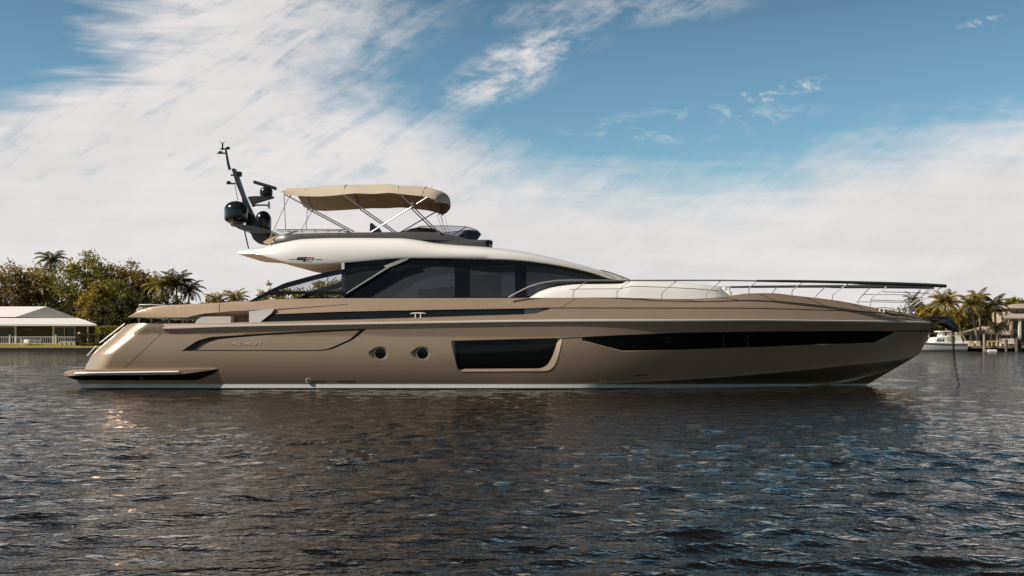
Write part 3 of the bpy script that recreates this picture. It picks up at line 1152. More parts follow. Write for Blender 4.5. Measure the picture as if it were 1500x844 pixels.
# ---- decks
pm = PM()
a = np.array(along(L_deck, 420, 1367, 8, .6)); A = B_wing.F(a[:, 0], a[:, 1], .05)
pm.strip(A, A * [1, -1, 1], closed=False)
pm.build('fore_deck', M['white'], yacht)
zf = at(500, 475.5, -3).z
mb = MB()
xa, xb = at(200, 474, -2.2).x, at(800, 474, -3).x
mb.add([(xa, -2.1, zf), (xa + 1.2, -2.85, zf), (xb, -2.85, zf), (xb, 2.85, zf), (xa + 1.2, 2.85, zf), (xa, 2.1, zf)], [(0, 1, 2, 3, 4, 5)])
mb.build('aft_deck', M['teak'], yacht, recalc=False)
z1, z0 = at(250, 463.2, -2.7).z, at(250, 465.3, -2.7).z
mb = MB()
mb.box(((at(192, 464, -2.6).x + at(330, 464, -2.6).x) / 2, 0, (z0 + z1) / 2), (at(330, 464, -2.6).x - at(192, 464, -2.6).x, 5.3, z1 - z0))
mb.build('upper_aft_deck', M['white'], yacht)

# ---- recessed side wall below the wing: dark glazing, white end blocks
B_in = Band([(lambda x: np.full_like(np.asarray(x, float), 440.), lambda x: np.full_like(np.asarray(x, float), 2.66)),
             (lambda x: np.full_like(np.asarray(x, float), 480.), lambda x: np.full_like(np.asarray(x, float), 2.70))])
pm = PM()
pm.patch(B_in, [(379, 474.5), (402, 452), (800, 446), (800, 466), (500, 474.5)], off=.03, gx=12, gy=6, mirror=True)
pm.build('side_wall', M['white'], yacht, split='y')
sgl = PM().patch(B_in, [(381, 473.8), (398, 461.5), (405, 459), (498, 455), (768, 450), (768, 464.5), (630, 469), (500, 473.5)], off=0, gx=12, gy=6, mirror=True).build('side_deck_glazing', principled('side_glazing', (.012, .014, .016), .12, spec=.6), yacht, split='y')
PM().patch(B_in, [(541, 470.5), (560, 458.5), (620, 456.6), (768, 452), (768, 455), (640, 458.6), (573, 460.5), (556, 471)], off=-.01, gx=12, gy=6).build('glazing_frame', M['black_gloss'], sgl)
# white corner block and seating seen below the wing
def pxprism(mb, poly, Y0, Y1, mi=0):
    return mb.prism([(at(x, y, Y0).x, at(x, y, Y0).z) for x, y in poly], Y0, Y1, mi)


mb = MB()
for s in (1, -1):
    q = [(at(x, y, -2.68).x, at(x, y, -2.68).z) for x, y in [(368, 457), (405, 453), (400, 460), (381, 475), (368, 475)]]
    mb.prism(q, -2.97 * s, -2.2 * s)
mb.build('cockpit_corner', M['white'], yacht, split=True)
mb = MB()
pxprism(mb, rpoly([(285, 475), (289, 468), (297, 464.5), (338, 464), (338, 475)], [1, 3, 3, 1, 1]), -2.93, -1.7)
mb.build('cockpit_sofa', M['cushion'], yacht, smooth=40)
mb = MB()
cxx = at(353, 470, -2.2)
mb.lathe((cxx.x, -2.15, zf), [(.30, 0), (.33, .1), (.33, .2), (.30, .26)], 20)
mb.build('cockpit_pouf', M['wicker'], yacht, smooth=40)
mb = MB()
pxprism(mb, rpoly([(222, 475), (228, 471), (246, 469.5), (250, 475)], 1.5), -2.3, 2.3)
mb.build('stern_cushion', M['cushion'], yacht, smooth=40)
mb = MB()
for x in (204, 222, 248, 268):
    for dx in (-2.2, 2.2):
        for Y in (-2.55, 2.55):
            p, q = at(x + dx, 465, -2.55), at(x - dx * .3, 475, -2.55)
            mb.tube([(p.x, Y, p.z), (q.x, Y, q.z)], .028, 8)
mb.build('wing_strut', M['chrome'], yacht, smooth=40, split=True)
mb = MB()
pxprism(mb, rpoly([(199, 458.5), (200, 452.5), (206, 450.2), (226, 449.6), (228, 462), (205, 463)], [3, 4, 3, 1, 1, 2]), -2.3, 2.3)
mb.build('sunpad', M['cushion'], yacht, smooth=40)
mb = MB()
for s in (1, -1):
    P = [at(x, y, -2.35) for x, y in ((204, 455), (204.3, 447.2), (222, 446.8), (248, 448.6))]
    mb.tube([(p.x, p.y * s, p.z) for p in P], .022, 8)
mb.build('sunpad_rail', M['chrome'], yacht, smooth=40, split=True)
for s in (1, -1):
    mb = MB()
    for seg in (((128, 521.5), (141.5, 507)), ((146, 503), (183, 474.5))):
        P = [at(x, y, -1.95) for x, y in seg]
        mb.tube([(p.x, p.y * s, p.z) for p in P], .019, 8)
        for t in (.12, .88):
            p = P[0].lerp(P[1], t)
            mb.tube([(p.x, p.y * s, p.z), (p.x + .20, p.y * s, p.z - .17)], .018, 6)
    mb.build('stern_handrail', M['chrome'], yacht, smooth=40)

# ---- bathing platform
def ring_loft(name, sts, mat, parent, smooth=35, mats=None, matfn=None):
    """stations: lists of (px, py, half-breadth) from bottom to top on the near side; mirrored into closed rings"""
    mb = MB()
    vs = []
    for st in sts:
        near = [at(px, py, -hb) for px, py, hb in st]
        vs += near + [Vector((p.x, -p.y, p.z)) for p in reversed(near)]
    n = len(sts[0]) * 2
    fs, mi = [], []
    for i in range(len(sts) - 1):
        for j in range(n):
            fs.append((i * n + j, i * n + (j + 1) % n, (i + 1) * n + (j + 1) % n, (i + 1) * n + j))
            mi.append(matfn(j, n) if matfn else 0)
    fs.append(tuple(range(n - 1, -1, -1))); mi.append(0)
    fs.append(tuple((len(sts) - 1) * n + j for j in range(n))); mi.append(0)
    mb.v, mb.f, mb.mi = [tuple(v) for v in vs], fs, mi
    return mb.build(name, mats or mat, parent, smooth=smooth)


p_top = line((94, 546.5), (98, 544), (110, 542.5), (125, 542), (255, 541.2), (300, 540), (327, 538.6))
p_edge = line((94, 551), (98, 551.5), (110, 550.5), (255, 549), (300, 544), (327, 539.6))
p_low = line((94, 552), (104, 555), (116, 557.5), (281, 557.5), (307, 550.5), (318, 545), (327, 540))


def p_amp(px):
    return float(np.interp(px, [94, 255, 290, 327], [.20, .20, .14, .012]))


def p_hb(px):
    base = float(B_top.hb(np.array([max(px, 165.)]), np.array([548.]))[0])
    t = np.clip((px - 94) / 40, 0, 1)
    return base * (0.72 + .28 * math.sqrt(max(0, 1 - (1 - t) ** 2)))


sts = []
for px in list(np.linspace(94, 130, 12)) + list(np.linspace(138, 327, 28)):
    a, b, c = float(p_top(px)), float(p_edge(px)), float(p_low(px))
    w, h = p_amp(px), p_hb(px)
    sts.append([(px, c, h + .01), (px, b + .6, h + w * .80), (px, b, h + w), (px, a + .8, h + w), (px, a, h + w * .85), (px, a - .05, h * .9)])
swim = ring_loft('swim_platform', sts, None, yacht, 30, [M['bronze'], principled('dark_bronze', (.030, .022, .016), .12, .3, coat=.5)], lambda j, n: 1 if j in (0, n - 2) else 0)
mb = MB()
pts = [(110, 546.8), (180, 546.5), (262, 545.6)]
P = []
for x in np.linspace(110, 262, 24):
    y = float(np.interp(x, [110, 262], [547.4, 545.4]))
    p = at(x, y, -(p_hb(x) + p_amp(x) + .012)); P.append(p)
mb.tube(P, .035, 8); mb.tube([(p.x, -p.y, p.z) for p in P], .035, 8)
mb.build('platform_fender', M['stripe'], swim, smooth=40, split=True)
mb = MB()
for x in (107, 118):
    p = at(x, 541.5, -2.4)
    mb.tube([(p.x, p.y, p.z - .1), (p.x, p.y, p.z + .05), (p.x + .22, p.y, p.z + .05), (p.x + .22, p.y, p.z - .1)], .018, 6)
mb.build('boarding_handle', M['chrome'], swim, smooth=40, split=True)

# ---- saloon: black glazed sides with panes let in
flyB = line((348, 372.6), (354, 373.2), (372, 373), (388, 376.6), (405, 381), (424, 386), (442, 387.8), (458, 388), (504, 385.5), (600, 378.8), (680, 380), (750, 381.5), (800, 386.5), (835, 392.5), (870, 401), (893, 408.5), (926, 413))
flyT = line((348, 369), (351, 367.6), (362, 366.2), (380, 363.8), (394, 360.5), (408, 357), (446, 350.5), (500, 349), (586, 349.5), (611, 352), (640, 357), (719, 363), (760, 368), (818, 380), (868, 393), (906, 404), (926, 411.5))


def aft_taper(px):
    px = np.asarray(px, float)
    return 1 - .30 * np.clip((435 - px) / 87, 0, 1) ** 2.2


h_flyB = lambda px: shp(934, 330, 2.42, 2.3)(px) * aft_taper(px)
h_flyT = lambda px: shp(932, 430, 1.95, 2.0)(px) * aft_taper(px)
cab_bot = line((480, 438), (760, 438), (776, 437.6), (793, 428.5), (818, 421.5), (847, 418.8), (880, 418.5), (912, 418), (926, 414))
B_cab = Band([(lambda x: flyB(x), shp(927, 330, 2.30, 2.3)), (cab_bot, shp(936, 340, 2.50, 2.3))])
side = ([(505, 438)] + [(505, 384.5)] + along(flyB, 515, 905, 8, -.8) + [(920, 415.5)] + along(cab_bot, 912, 510, 9))
paneA = rpoly([(541, 436), (560, 422), (583, 407), (600, 399), (625, 391.5), (666, 387), (666, 436)], [4, 4, 6, 8, 10, 3, 3])
paneB = rpoly([(687, 387.5), (755, 388.5), (755, 435.5), (687, 435.5)], 2)
paneC = rpoly([(771, 389), (800, 391.5), (835, 397.5), (868, 406), (884, 412.5), (850, 414.5), (815, 417), (795, 424), (781, 434), (771, 434)], [3, 3, 5, 5, 3, 4, 6, 4, 3, 2])
pm = PM()
pm.patch(B_cab, side, holes=[paneA, paneB, paneC], gx=9, gy=6, mirror=True, mirror_holes=True)
cabin = pm.build('saloon_side', M['black_gloss'], yacht, split='y')
for pn in (paneA, paneB, paneC):
    pm = PM(); pm.patch(B_cab, pn, off=.012, gx=10, gy=8, mirror=True)
    pm.build('saloon_window', M['glass'], cabin, split='y')
# saloon interior seen through the tint
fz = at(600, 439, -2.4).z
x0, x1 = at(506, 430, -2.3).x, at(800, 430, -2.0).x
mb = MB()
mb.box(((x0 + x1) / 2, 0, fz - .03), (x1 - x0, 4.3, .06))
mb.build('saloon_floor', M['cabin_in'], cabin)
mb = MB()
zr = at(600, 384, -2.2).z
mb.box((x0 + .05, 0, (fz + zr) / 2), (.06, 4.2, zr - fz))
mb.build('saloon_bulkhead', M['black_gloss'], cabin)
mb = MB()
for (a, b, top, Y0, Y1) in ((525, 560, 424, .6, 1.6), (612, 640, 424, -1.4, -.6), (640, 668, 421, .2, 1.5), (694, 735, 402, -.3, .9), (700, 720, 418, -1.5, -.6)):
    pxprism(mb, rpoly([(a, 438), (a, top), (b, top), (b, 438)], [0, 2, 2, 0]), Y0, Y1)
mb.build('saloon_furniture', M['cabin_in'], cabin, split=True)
mb = MB()
for s in (1, -1):
    for a, b in ((500.2, 504.4),):
        q = [(at(x, y, -2.42).x, at(x, y, -2.42).z) for x, y in ((a, 384), (b, 384), (b, 438), (a, 438))]
        mb.prism(q, -2.42 * s, -2.30 * s)
mb.build('door_post', M['white'], cabin, split=True)
mb = MB()
mb.prism([(at(x, y, -2.36).x, at(x, y, -2.36).z) for x, y in ((479.6, 398), (480.6, 398), (480.6, 438), (479.6, 438))], -2.36, -2.33)
mb.build('door_frame', M['dark_grey'], cabin)

# ---- curved black wing glass beside the cockpit
B_wg = Band([(lambda x: np.full_like(np.asarray(x, float), 385.), lambda x: np.full_like(np.asarray(x, float), 2.50)),
             (lambda x: np.full_like(np.asarray(x, float), 440.), lambda x: np.full_like(np.asarray(x, float), 2.66))])
wg_o = rpoly([(365, 441.5), (390, 428), (416, 415.5), (447, 407), (480, 398.5), (508, 394), (532, 391), (577, 389), (540, 412), (507, 434), (494, 431.8), (440, 431.6), (394, 433), (381, 439.5)], [0, 5, 6, 6, 6, 6, 6, 0, 4, 0, 4, 4, 4, 4])
wg_i = rpoly([(405, 427), (424, 421), (443, 415.8), (470, 408.6), (502, 401.6), (534, 395.3), (567, 392.4), (540, 409.5), (509, 427), (494, 427.2)], [0, 3, 4, 4, 4, 4, 0, 3, 2, 2])
pm = PM()
pm.patch(B_wg, wg_o, holes=[wg_i], gx=9, gy=5, mirror=True, mirror_holes=True)
for lp in (wg_o, wg_i):
    d_ = dens(lp, 6); pm.strip(rows(B_wg, d_, 0), rows(B_wg, d_, .07), mirror=True)
wf = pm.build('wing_arch', M['black_gloss'], yacht, split='y')
pm = PM(); pm.patch(B_wg, wg_i, off=.03, gx=10, gy=8, mirror=True)
pm.build('wing_window', M['glass_light'], wf, split='y')
pm = PM()
st_ = [(505, 428.8), (571, 391.6), (563, 390.2), (583, 381.4), (600, 378.6), (598, 382), (577, 392.6), (510, 431)]
st_ = [(506.2, 430), (565, 392.6), (562, 390), (588, 380), (600, 378.4), (596, 381.8), (570, 392.4), (508.6, 430.3)]
pm.patch(B_wg, st_, off=-.03, gx=6, gy=4, mirror=True)
d_ = dens(st_, 5); pm.strip(rows(B_wg, d_, -.03), rows(B_wg, d_, .03), mirror=True)
pm.build('slanted_pillar', M['chrome'], wf, split='y')

# ---- coachroof forward of the saloon
c_top = line((775, 436.6), (792, 426.8), (818, 419.8), (847, 417), (880, 416.6), (911, 416), (922, 411.6), (930, 411), (970, 413), (1008, 415.5), (1045, 419.6), (1056, 422), (1061, 425.5), (1064, 432))
h_ct = line((775, 2.25), (850, 2.0), (915, 1.8), (1000, 1.5), (1045, 1.15), (1064, .8))
sts = []
for px in list(np.linspace(775, 930, 32)) + list(np.linspace(936, 1064, 26)):
    t = float(c_top(px)); h = float(h_ct(px))
    bt = max(438.8, t + .4)
    sts.append([(px, bt, h + .36), (px, bt + (t - bt) * .5, h + .24), (px, bt + (t - bt) * .86, h + .08), (px, t, h - .10)])
roof = ring_loft('coachroof', sts, M['white'], yacht, 40)
mb = MB()
P = []
for px in np.linspace(835, 1052, 40):
    t = float(c_top(px)); h = float(h_ct(px)); bt = max(438.8, t + .4)
    P.append(at(px, bt + (t - bt) * .68, -(h + .166)))
mb.tube(P, .009, 5); mb.tube([(p.x, -p.y, p.z) for p in P], .009, 5)
mb.build('coachroof_seam', M['mid_grey'], roof, split=True)
mb = MB()
p0, p1 = at(990, 434.5, -1.78), at(1012, 434.6, -1.62)
mb.tube([p0, p1], .016, 6); q = at(996, 434.5, -1.74); mb.tube([q, (q.x, q.y + .02, q.z - .1)], .012, 6)
mb.build('grab_rail', M['dark_grey'], roof, smooth=40)
mb = MB()
for x, y, r in ((1066, 429, .16), (1061, 424, .10)):
    p = at(x, y, -.6); mb.lathe((p.x, p.y, p.z - .25), [(r, 0), (r, .2), (r * .8, .3), (r * .2, .33)], 14)
mb.build('deck_locker', M['white'], roof, smooth=40, split=True)
mb = MB()
mb.tube([at(880, 396.2, -.72), at(893, 399.5, -.62), at(922, 410, -.5)], .016, 6)
mb.tube([at(884, 396.8, -.68), at(906, 404, -.5), at(914, 408.5, -.45)], .010, 6)
mb.build('windscreen_wiper', M['dark_grey'], yacht, smooth=40, split=True)

# ---- flybridge body
sts = []
for px in list(np.linspace(348, 372, 10)) + list(np.linspace(378, 926, 90)):
    b, t = float(flyB(px)), float(flyT(px))
    t = min(t, b - .5)
    hb_, ht = float(h_flyB(px)), float(h_flyT(px))
    hb_ = max(hb_, .03); ht = max(min(ht, hb_ - .01), .02)
    sts.append([(px, b, hb_), (px, b + (t - b) * .10, hb_ + .025), (px, b + (t - b) * .45, hb_ * .97 + ht * .03), (px, b + (t - b) * .8, hb_ * .72 + ht * .28), (px, t, ht)])
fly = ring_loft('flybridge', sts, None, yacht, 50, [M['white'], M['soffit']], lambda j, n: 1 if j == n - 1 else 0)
# badge: black angular S and a thin red figure between two hairlines
B_fly = Band([(flyT, h_flyT), (lambda x: flyT(x) + (flyB(x) - flyT(x)) * .55, lambda x: h_flyB(x) * .97 + h_flyT(x) * .03), (flyB, h_flyB)])


def badge(polys, name, mat, mir=False):
    pm = PM()
    for p in polys:
        pm.patch(B_fly, p, off=-.035, gx=3, gy=2)
        d_ = dens(p, 2); pm.strip(rows(B_fly, d_, -.035), rows(B_fly, d_, .03))
    return pm.build(name, mat, fly)


badge([[(434.4, 380.2), (436, 377.4), (450, 376.9), (449.6, 377.6), (437.2, 378.3), (436.2, 379.6), (448.8, 379.7), (446.8, 383.2), (443, 383.4), (444.3, 382.4), (445.2, 380.9), (434, 381.2)]], 'badge_letter', M['black_gloss'])
def bx_(x0, y0, x1, y1): return [(x0, y0), (x1, y0), (x1, y1), (x0, y1)]
badge([bx_(451, 377.2, 458.6, 377.6), bx_(450.4, 379.7, 457.8, 380.05), bx_(449.4, 382.9, 456, 383.3), [(451, 377.8), (451.6, 377.8), (449.9, 382.8), (449.3, 382.8)], [(458, 377.8), (458.7, 377.8), (456.3, 382.8), (455.6, 382.8)]], 'badge_figure', M['red'])
badge([bx_(423, 380.1, 432.4, 380.5)], 'badge_line', M['mid_grey'])
badge([bx_(461.5, 380.1, 471.5, 380.5)], 'badge_line', M['mid_grey'])
p = at(460, 352.6, -1.9)
MB().box((p.x, p.y - .03, p.z), (.14, .08, .06)).build('side_light', M['dark_grey'], fly)

# ---- dark coaming on the flybridge
co_b = lambda px: min(float(flyT(px)) + .4, float(np.interp(px, [386, 400, 408, 442, 460], [355.6, 355, 354.4, 351, 352])))
co_t = line((386, 354.4), (395, 350), (411, 344.6), (442, 342.6), (480, 341.8), (600, 340.4), (640, 341), (657, 343.5), (675, 348), (690, 352.4), (719, 362.4))
sts = []
for px in np.linspace(386, 719, 70):
    b, t = co_b(px), float(co_t(px))
    t = min(t, b - .3)
    h = float(h_flyT(px)) * (.86 + .14 * min(1, (px - 386) / 30)) + .012
    h2 = h - .10
    sts.append([(px, b, h), (px, b + (t - b) * .55, h - .005), (px, t, h2)])
coam = ring_loft('flybridge_coaming', sts, principled('coaming_grey', (.085, .086, .09), .35, coat=.3), yacht, 40)
mb = MB()
pxp = [(386, 355.6), (396, 349.8), (404, 347.4), (404, 349.5), (399, 355.2)]
mb = MB()
for s in (1, -1):
    q = [(at(x, y, -1.62).x, at(x, y, -1.62).z) for x, y in rpoly([(386.4, 356), (396, 350), (409, 345.4), (410, 346.6), (401, 352), (404, 356.5), (392, 357.6)], 1)]
    mb.prism(q, -1.78 * s, -1.5 * s)
mb.build('coaming_tail', M['soffit'], coam, split=True)
B_fb = Band([(lambda x: np.full_like(np.asarray(x, float), 335.), lambda x: np.full_like(np.asarray(x, float), 1.66)),
             (lambda x: np.full_like(np.asarray(x, float), 345.), lambda x: np.full_like(np.asarray(x, float), 1.70))])
pm = PM(); fbp = [(405, 338.6), (500, 338), (512, 339.5), (545, 341.3), (545, 345), (411, 346)]
pm.patch(B_fb, fbp, gx=10, gy=4, mirror=True); d_ = dens(fbp, 6); pm.strip(rows(B_fb, d_, 0), rows(B_fb, d_, .05), mirror=True)
fbw = pm.build('flybridge_bulwark', M['white'], yacht, split='y')
for s in (1, -1):
    mb = MB()
    P = [at(x, y, -1.68) for x, y in ((404.5, 344), (404, 337.2), (450, 336.7), (509, 337), (510, 341))]
    mb.tube([(p.x, p.y * s, p.z) for p in P], .018, 6)
    for x in (424, 442, 461, 480, 497):
        p, q = at(x, 336.9, -1.68), at(x, 341, -1.68)
        mb.tube([(p.x, p.y * s, p.z), (q.x, q.y * s, q.z)], .012, 6)
    mb.build('flybridge_rail', M['chrome'], yacht, smooth=40)
# smoked screen
ws_t = line((588, 340.6), (618, 331.6), (650, 330.8), (684, 332.4), (700, 338), (706, 345))
B_ws = Band([(ws_t, shp(708, 118, 1.46, 2.1)), (lambda x: np.interp(x, [588, 663, 691, 706], [342, 344, 354, 356]), shp(712, 124, 1.62, 2.1))])
wsp = [(588, 341.5)] + along(ws_t, 592, 702, 5) + [(704.5, 343.5), (697, 350), (691, 354), (676, 349), (663, 345)]
pm = PM(); pm.patch(B_ws, wsp, gx=5, gy=3, mirror=True)
wsc = pm.build('flybridge_screen', M['screen'], yacht)
pm = PM()
for q in ([(588, 341.6), (618, 331.4), (650, 330.6), (684, 332.2), (684, 333), (650, 331.5), (619, 332.3), (592, 341.6)],
          [(683, 332.4), (684.6, 332.8), (664.6, 344.6), (662.6, 344.4)], [(684, 332.2), (700, 338), (704.8, 343.2), (703.6, 344), (699, 339), (684, 333)],
          [(704.8, 343.2), (697.6, 350), (691, 354.2), (689.5, 353.4), (696.6, 349.2), (703.6, 343.2)]):
    pm.patch(B_ws, q, off=-.008, gx=4, gy=2, mirror=True)
pm.build('screen_frame', M['dark_grey'], wsc)
mb = MB()
pxprism(mb, rpoly([(541.5, 342), (541.8, 328), (545, 326.8), (549, 331.5), (554, 333), (559, 342)], 1.2), -.75, -.15)
mb.build('helm_seat', M['mid_grey'], yacht, smooth=40)
mb = MB()
pxprism(mb, rpoly([(575, 342), (592, 339), (601, 335.5), (618, 333.8), (640, 336), (652, 345)], 1.2), -1.1, .6)
mb.build('helm_console', M['dark_grey'], yacht, smooth=40)
mb = MB()
p = at(715, 357, -.5)
mb.lathe((p.x, p.y, p.z - .16), [(.05, 0), (.05, .14)], 10)
mb.box((p.x + .02, p.y, p.z + .02), (.24, .16, .09))
mb.lathe((p.x + .10, p.y, p.z + .02), [(.07, 0), (.08, .06)], 12, axis=(1, 0, 0))
mb.build('searchlight', M['dark_grey'], yacht, smooth=40)

# ---- bimini: canvas on a folding frame
xn = lambda px: at(px, 400, -2.0).x
zn = lambda py: at(400, py, -2.0).z
bst = [  # near-edge (px, py), crown (px at centreline, py at centreline)
    (409, 282.3, 427, 280.0), (425, 286.5, 442, 279.0), (443, 288.8, 459, 277.6), (462, 288.6, 476, 276.2), (480, 287.2, 492, 274.8),
    (503, 285.4, 512, 273.6), (524, 284.6, 530, 273.2), (546, 284.4, 549, 274.2), (568, 283.8, 571, 273.2), (583, 284.4, 586, 274.6), (600, 286.6, 606, 275.6), (617, 288.8, 627, 277.6),
    (631, 291.5, 646, 280.6), (637, 293.5, 656, 287.0), (636, 296, 660, 295.5), (634, 297.5, 659, 303.5)]
mb = MB(); vs = []; nseg = 22
rng = random.Random(4)
for pxn, pyn, pxc, pyc in bst:
    a = at(pxn, pyn, -2.0); c = at(pxc, pyc, 0.0)
    for j in range(nseg + 1):
        t = -1 + 2 * j / nseg
        f = 1 - abs(t) ** 2.3
        wr = .034 * math.sin(pxn * .9 + t * 3) * math.sin(t * 7 + pxn * .13) + rng.uniform(-.012, .012)
        vs.append((a.x + (c.x - a.x) * (1 - t * t), 2.0 * t, a.z + (c.z - a.z) * f + wr))
fs = [(i * (nseg + 1) + j, i * (nseg + 1) + j + 1, (i + 1) * (nseg + 1) + j + 1, (i + 1) * (nseg + 1) + j) for i in range(len(bst) - 1) for j in range(nseg)]
mb.add(vs, fs)
canopy = mb.build('bimini_canopy', M['canvas'], yacht, smooth=60, recalc=False)
sol = canopy.modifiers.new('cloth', 'SOLIDIFY'); sol.thickness = .012
sub = canopy.modifiers.new('soft', 'SUBSURF'); sub.levels = 1; sub.render_levels = 2
poles = [((502, 285.4), (581, 341), .022), ((586, 284.4), (644, 342), .022), ((626, 289.5), (543, 341), .022), ((416, 284.8), (519, 340), .022), ((424, 287), (396, 348), .014)]
for (a, b, r) in poles:
    for s in (-1, 1):
        p, q = at(*a, -2.0), at(*b, -1.75)
        mb = MB(); mb.tube([(p.x, -p.y * s, p.z), (q.x, -q.y * s, q.z)], r, 8)
        mb.build('bimini_pole', M['chrome'], yacht, smooth=40)
mb = MB()
p = at(604, 299, -1.98); mb.box((p.x, p.y, p.z), (.10, .06, .14), 0)
for s in (-1, 1):
    for a, b in (((634, 297), (652, 349)), ((640, 294), (655, 349))):
        p, q = at(*a, -1.9), at(*b, -1.5)
        mb.tube([(p.x, -p.y * s, p.z), (q.x, -q.y * s, q.z)], .006, 5)
    p, q = at(416, 284.8, -2.0), at(418.5, 337, -1.7)
    mb.tube([(p.x, -p.y * s, p.z), (q.x, -q.y * s, q.z)], .012, 6)
mb.build('bimini_strap', M['mid_grey'], yacht, smooth=40, split=True)
for k in (2, 5, 9, 11):
    mb = MB()
    mb.tube([Vector(vs[k * (nseg + 1) + j]) + Vector((0, 0, .012)) for j in range(nseg + 1)], .010, 5)
    mb.build('canvas_seam', M['soffit'], canopy)
# hoops under the canvas
mb = MB()
for k in (1, 5, 9, 12):
    mb.tube([Vector(vs[k * (nseg + 1) + j]) + Vector((0, 0, -.035)) for j in range(nseg + 1)], .02, 8)
mb.build('bimini_hoop', M['chrome'], yacht, smooth=40, split=True)

# ---- radar mast
mb = MB()
pxprism(mb, [(339, 247.5), (343.5, 247.2), (346, 251), (357.5, 284.5), (364, 300), (378, 330), (380, 340), (362, 338), (358, 320), (354, 290), (345, 268)], -.12, .12)
pxprism(mb, [(362.5, 288.6), (370, 287.8), (399, 287.2), (399, 289.4), (370, 298), (368, 300)], -.16, .16)
pxprism(mb, [(338, 329), (350, 328), (383, 334), (397, 338), (397, 341), (372, 341), (350, 336)], -1.0, 1.0)
pxprism(mb, [(366, 340), (384, 340), (394, 347), (396, 352), (386, 358), (378, 357), (371, 351)], -.3, .3)
mb.tube([at(336.5, 249, 0), at(334.5, 242, 0), at(331, 222, 0), at(330.6, 219, 0)], [.055, .05, .04, .03], 8)
mast = mb.build('radar_mast', M['dark_grey'], yacht, smooth=40)
mb = MB()
for (a, b, y, r) in ((318.5, 331, 225, .028), (323, 336, 218.6, .028), (332, 345, 269.5, .03), (338, 353.5, 257.3, .03)):
    mb.tube([at(a, y, 0), at(b, y, 0)], r, 6)
mb.build('mast_spreader', M['dark_grey'], mast, smooth=40, split=True)
mb = MB()
for (x, y, r, h_) in ((323, 224, .07, .07), (334, 217.8, .07, .08), (326, 217, .03, .26), (335, 268.5, .08, .09), (351, 257, .09, .17), (343.5, 257, .05, .1)):
    p = at(x, y, 0); mb.lathe((p.x, p.y, p.z - h_ * .3), [(r, 0), (r, h_ * .8), (r * .6, h_)], 12)
p = at(325.5, 211, 0); mb.tube([p, p + Vector((-.1, 0, .08))], .008, 5); mb.tube([p, p + Vector((.1, 0, .08))], .008, 5)
mb.build('mast_lamp', M['dome'], mast, smooth=40, split=True)


def dome(px0, px1, py0, py1, Y):
    c = at((px0 + px1) / 2, py1, Y); r = (at(px1, py1, Y).x - at(px0, py1, Y).x) / 2; h = at(px0, py0, Y).z - c.z
    prof = [(r * .80, -.06), (r * .9, -.03), (r * .96, 0), (r, h * .12), (r, h * .52)]
    for j in range(1, 11):
        t = math.pi / 2 * j / 10
        prof.append((max(r * math.cos(t), .004), h * .52 + h * .48 * math.sin(t)))
    return MB().lathe(c, prof, 32).build('radar_dome', M['dome'], mast, smooth=50)


d1 = dome(329, 363.2, 295, 323, -.55)
p = at(346, 327, -.55)
MB().lathe((p.x, p.y, p.z - .03), [(.16, -.1), (.22, 0), (.30, .03), (.30, .05)], 20).build('dome_base', M['soffit'], d1, smooth=40)
dome(374, 397.4, 309.5, 338, .6)
mb = MB()
p = at(390, 288, 0)
mb.lathe((p.x, p.y, p.z), [(.20, 0), (.23, .1), (.22, .22), (.14, .30), (.07, .33), (.07, .42)], 20)
rp = mb.build('radar_pedestal', M['dome'], mast, smooth=40)
a, b = at(371.5, 267, 0), at(405, 277, 0)
mb = MB(); c = (a + b) / 2; d = (b - a)
ux = d.normalized(); uz = Vector((-ux.z, 0, ux.x))
hl, hh = d.length / 2, .055
vs2 = []
for y in (-.10, .10):
    for s, t in ((-1, -1), (1, -1), (1, 1), (-1, 1)):
        vs2.append(c + ux * hl * s + uz * hh * t + Vector((0, y, 0)))
mb.add(vs2, [(0, 1, 2, 3), (7, 6, 5, 4), (0, 4, 5, 1), (1, 5, 6, 2), (2, 6, 7, 3), (3, 7, 4, 0)])
ra = mb.build('radar_bar', M['dark_grey'], mast)
bv = ra.modifiers.new('edge', 'BEVEL'); bv.width = .035; bv.segments = 3
mb = MB()
p, q = at(371.5, 301, -.1), at(392, 301, -.1)
mb.tube([p, q], .03, 8)
mb.lathe(q, [(.03, -.06), (.05, 0), (.14, .05), (.15, .06)], 18, axis=(1, 0, 0))
mb.lathe(p, [(.06, -.05), (.06, .05)], 12, axis=(1, 0, 0))
p = at(371.5, 297, -.1); mb.tube([p, at(371.5, 303, -.1)], .03, 8)
mb.build('air_horn', M['dark_grey'], mast, smooth=40)
mb = MB()
mb.tube([at(344, 271, -.1), at(348.5, 294, -.3)], .012, 6)
mb.tube([at(357, 333, -.7), at(364, 364.5, -1.0)], .024, 6)
mb.build('whip_antenna', M['dark_grey'], mast, smooth=40, split=True)

